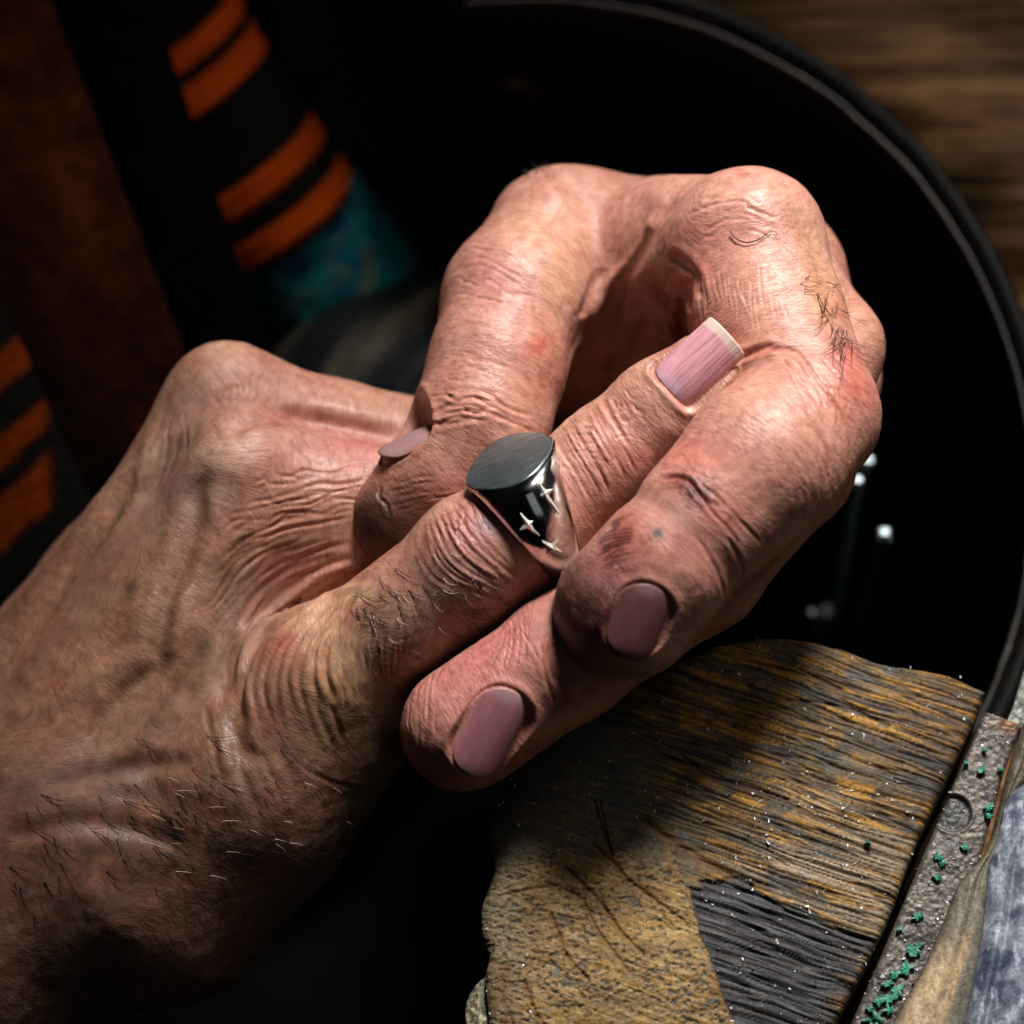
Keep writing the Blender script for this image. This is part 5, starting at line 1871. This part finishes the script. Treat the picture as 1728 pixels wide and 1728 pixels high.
def tube(name, pts, colf, mat, parent, nu=120, nv=200, fold=4.0, seed=0, cap=True):
    """limb of cloth along (px, py, z, r); colf(t along units, angle, ...) -> rgb"""
    C_ = np.array([P(*p[:3]) for p in pts])
    kk = [(DIST - p[2]) / DIST for p in pts]
    rr_ = np.array([p[3] * k for p, k in zip(pts, kk)])
    d = np.concatenate([[0], np.cumsum(np.linalg.norm(np.diff(C_, axis=0), axis=1))])
    t = np.linspace(0, d[-1], nv)
    cx = np.stack([np.interp(t, d, C_[:, i]) for i in range(3)], 1)
    for _ in range(12):
        cx[1:-1] = (cx[:-2] + 2 * cx[1:-1] + cx[2:]) / 4
    r = np.interp(t, d, rr_)
    tg = np.gradient(cx, axis=0)
    tg /= np.linalg.norm(tg, axis=1)[:, None]
    e1 = np.cross(tg, [0, 0, 1.0])
    e1 /= np.linalg.norm(e1, axis=1)[:, None]
    e2 = np.cross(e1, tg)
    a = np.linspace(0, 2 * math.pi, nu, endpoint=False)
    T_, A_ = np.meshgrid(t, a, indexing='ij')
    q = np.stack([T_.ravel() / 90, np.cos(A_).ravel() * 2.2, np.sin(A_).ravel() * 2.2], 1)
    w = fold * fbm(q, 3, seed) * 3
    col_, extra = colf(T_.ravel(), A_.ravel(), d[-1])
    R = (np.repeat(r, nu) + w + extra)[:, None]
    V = np.repeat(cx, nu, 0) + R * (np.cos(A_).ravel()[:, None] * np.repeat(e1, nu, 0) + np.sin(A_).ravel()[:, None] * np.repeat(e2, nu, 0))
    o = link(name, V, grid_faces(nv, nu, 0, True), mat, parent)
    set_col(o, col_)
    return o


# sleeve of the far arm
sl_pts = [(62, -205, -1450, 172), (462, 396, -1780, 160)]


def sleeve_col(T_, A_, Lg):
    e = (1 - T_ / Lg) * 726
    s = np.zeros_like(e)
    for a, b_ in ((16, 60), (104, 150), (288, 338), (362, 402)):
        s = np.maximum(s, sstep(a - 4, a + 4, e) * sstep(b_ + 4, b_ - 4, e))
    return np.array(KN_B) * (1 - s[:, None]) + np.array(KN_O) * s[:, None], 2.0 * np.sin(e / 3.5) + 5 * s


sleeve = tube('sleeve', sl_pts, sleeve_col, M_cloth, person, 140, 320, 3.0, 3)


def teal(T_, A_, Lg):
    c = np.tile(np.array([0.008, 0.16, 0.18]), (len(T_), 1))
    q = np.stack([T_ / 60, np.cos(A_) * 3, np.sin(A_) * 3], 1)
    n = fbm(q, 3, 7)
    c = lerp(c, (0.008, 0.05, 0.11), sstep(-.1, .4, n))
    n2 = np.abs(fbm(q * .8, 2, 21))
    c = lerp(c, (0.24, 0.20, 0.11), sstep(.06, .02, n2) * .5)
    return c, 0


cuff = tube('shirt_cuff', [(465, 368, -1800, 155), (550, 480, -1880, 160), (600, 600, -1950, 160), (660, 760, -2050, 140)], teal, M_cloth2, person, 90, 120, 6, 9)


def denim(T_, A_, Lg):
    q = np.stack([T_ / 130, np.cos(A_) * 5, np.sin(A_) * 5], 1)
    c = lerp(np.tile(np.array([0.016, 0.020, 0.022]), (len(T_), 1)), (0.12, 0.10, 0.075), sstep(.02, .4, fbm(q, 3, 4)))
    return c, 0


knee = tube('trouser_leg', [(800, 470, -2250, 60), (735, 590, -1950, 170), (650, 690, -1800, 215), (560, 900, -1900, 210), (480, 1200, -2000, 200)], denim, M_cloth2, person, 120, 160, 6, 31)


def sheet_cloth(name, tl, tr, bl, br, zf, colf, mat, nu=90, nv=120, thick=8.0):
    u, v = np.meshgrid(np.linspace(0, 1, nu), np.linspace(0, 1, nv), indexing='xy')
    tl, tr, bl, br = [np.array(p, float) for p in (tl, tr, bl, br)]
    p2 = (1 - v)[..., None] * ((1 - u)[..., None] * tl + u[..., None] * tr) + v[..., None] * ((1 - u)[..., None] * bl + u[..., None] * br)
    x, y = p2[..., 0].ravel(), p2[..., 1].ravel()
    z = zf(x, y, u.ravel(), v.ravel())
    k = (DIST - z) / DIST
    V = np.stack([(x - 864) * k, (864 - y) * k, z], 1)
    F1 = grid_faces(nv, nu)[:, ::-1]
    n = len(V)
    V2 = np.concatenate([V, V - np.array([0, 0, thick])])
    b_ = np.array([j for j in range(nu)] + [i * nu + nu - 1 for i in range(1, nv)] + [(nv - 1) * nu + j for j in range(nu - 2, -1, -1)] + [i * nu for i in range(nv - 2, 0, -1)])
    nx = np.roll(b_, -1)
    o = link(name, V2, np.concatenate([F1, F1[:, ::-1] + n, np.stack([b_, nx, nx + n, b_ + n], 1)]), mat, person)
    cc_ = colf(x, y, u.ravel(), v.ravel())
    set_col(o, np.concatenate([cc_, cc_]))
    return o


def ap_col(x, y, u, v):
    n = nse(x / 50, y / 50, 101, 4)
    c = np.tile(np.array([0.024, 0.006, 0.003]), (len(x), 1)) * (1 + .7 * n[:, None])
    c = lerp(c, (0.10, 0.027, 0.006), np.exp(-((u - .80) / .17) ** 2) * sstep(.75, .25, v) * .8 * np.clip(.7 + n, 0, 1))  # rust lightened toward the upper right edge, its faint light put into the colour
    return np.clip(c, .002, 1)


apron = sheet_cloth('apron', (-500, -200), (10, -200), (-150, 1150), (520, 1150), lambda x, y, u, v: -900 + 60 * np.sin(u * 3.1) + 26 * nse(x / 120, y / 200, 111) - 500 * v ** 3, ap_col, M_cloth2)


def strap_col(x, y, u, v):
    n = nse(x / 30, y / 30, 105, 3)
    return np.clip(np.tile(np.array([0.002, 0.0011, 0.0009]), (len(x), 1)) * (1 + .6 * n[:, None]), .001, 1)


strap = sheet_cloth('apron_strap', (-80, -200), (190, -200), (420, 1150), (640, 1150), lambda x, y, u, v: -960 + 30 * np.sin(u * 3.1) + 10 * nse(x / 60, y / 100, 113) - 520 * v ** 3, strap_col, M_cloth2, 50, 120)


def sw_col(x, y, u, v):
    s = (y + .85 * x + 12 * nse(x / 60, y / 60, 120))
    st_ = np.zeros_like(x)
    for a, b_ in ((596, 660), (735, 790), (835, 930)):
        st_ = np.maximum(st_, sstep(a - 8, a + 8, s) * sstep(b_ + 8, b_ - 8, s))
    st_ *= sstep(95, 70, x + (y - 800) * -.05)
    return np.array(KN_B) * (1 - st_[:, None]) + np.array((0.20, 0.03, 0.003)) * st_[:, None]


sweater = sheet_cloth('sweater', (-400, 130), (10, 520), (-400, 1250), (330, 1250), lambda x, y, u, v: -700 - 160 * u ** 3 - 300 * v, sw_col, M_cloth, 70, 160)
navy = sheet_cloth('trouser_cloth', (380, -300), (806, -300), (420, 900), (822, 900), lambda x, y, u, v: -2200 + 60 * np.sin(u * 7) - 140 * u ** 6 + 30 * nse(x / 90, y / 240, 131), lambda x, y, u, v: np.tile(np.array([0.035, 0.030, 0.085]), (len(x), 1)) * (1 + .5 * nse(x / 100, y / 80, 133)[:, None]), M_cloth2)

sk_z = bc0[2] - depth
gx_, gy_ = np.linspace(-.13, .16, 60), np.linspace(-.24, .17, 80)
GX, GY = np.meshgrid(gx_ + bc0[0], gy_ + bc0[1], indexing='ij')
rr0 = np.hypot((GX - bc0[0] - .02) / .15, (GY - bc0[1]) / .2).ravel()
sv = np.stack([GX.ravel(), GY.ravel(), sk_z + .03 * sstep(.6, 1.4, rr0) + .002 * fbm(np.stack([GX.ravel() * 25, GY.ravel() * 25, GX.ravel() * 0], 1), 3, 5)], 1)
sv = np.concatenate([sv, sv - np.array([0, 0, .003])])
gf_ = grid_faces(60, 80)
skin_ = link('leather_skin', sv, np.concatenate([gf_, gf_[:, ::-1] + 4800]), M_cloth2, None, view=False)
set_col(skin_, np.clip(np.tile([0.003, 0.0027, 0.0025], (len(sv), 1)) * (1 + .5 * fbm(sv * 300, 3, 6)[:, None]), .001, 1))
tag(skin_, 'black leather bench skin slung in the dark below the cutout and the hands', 'leather skin')
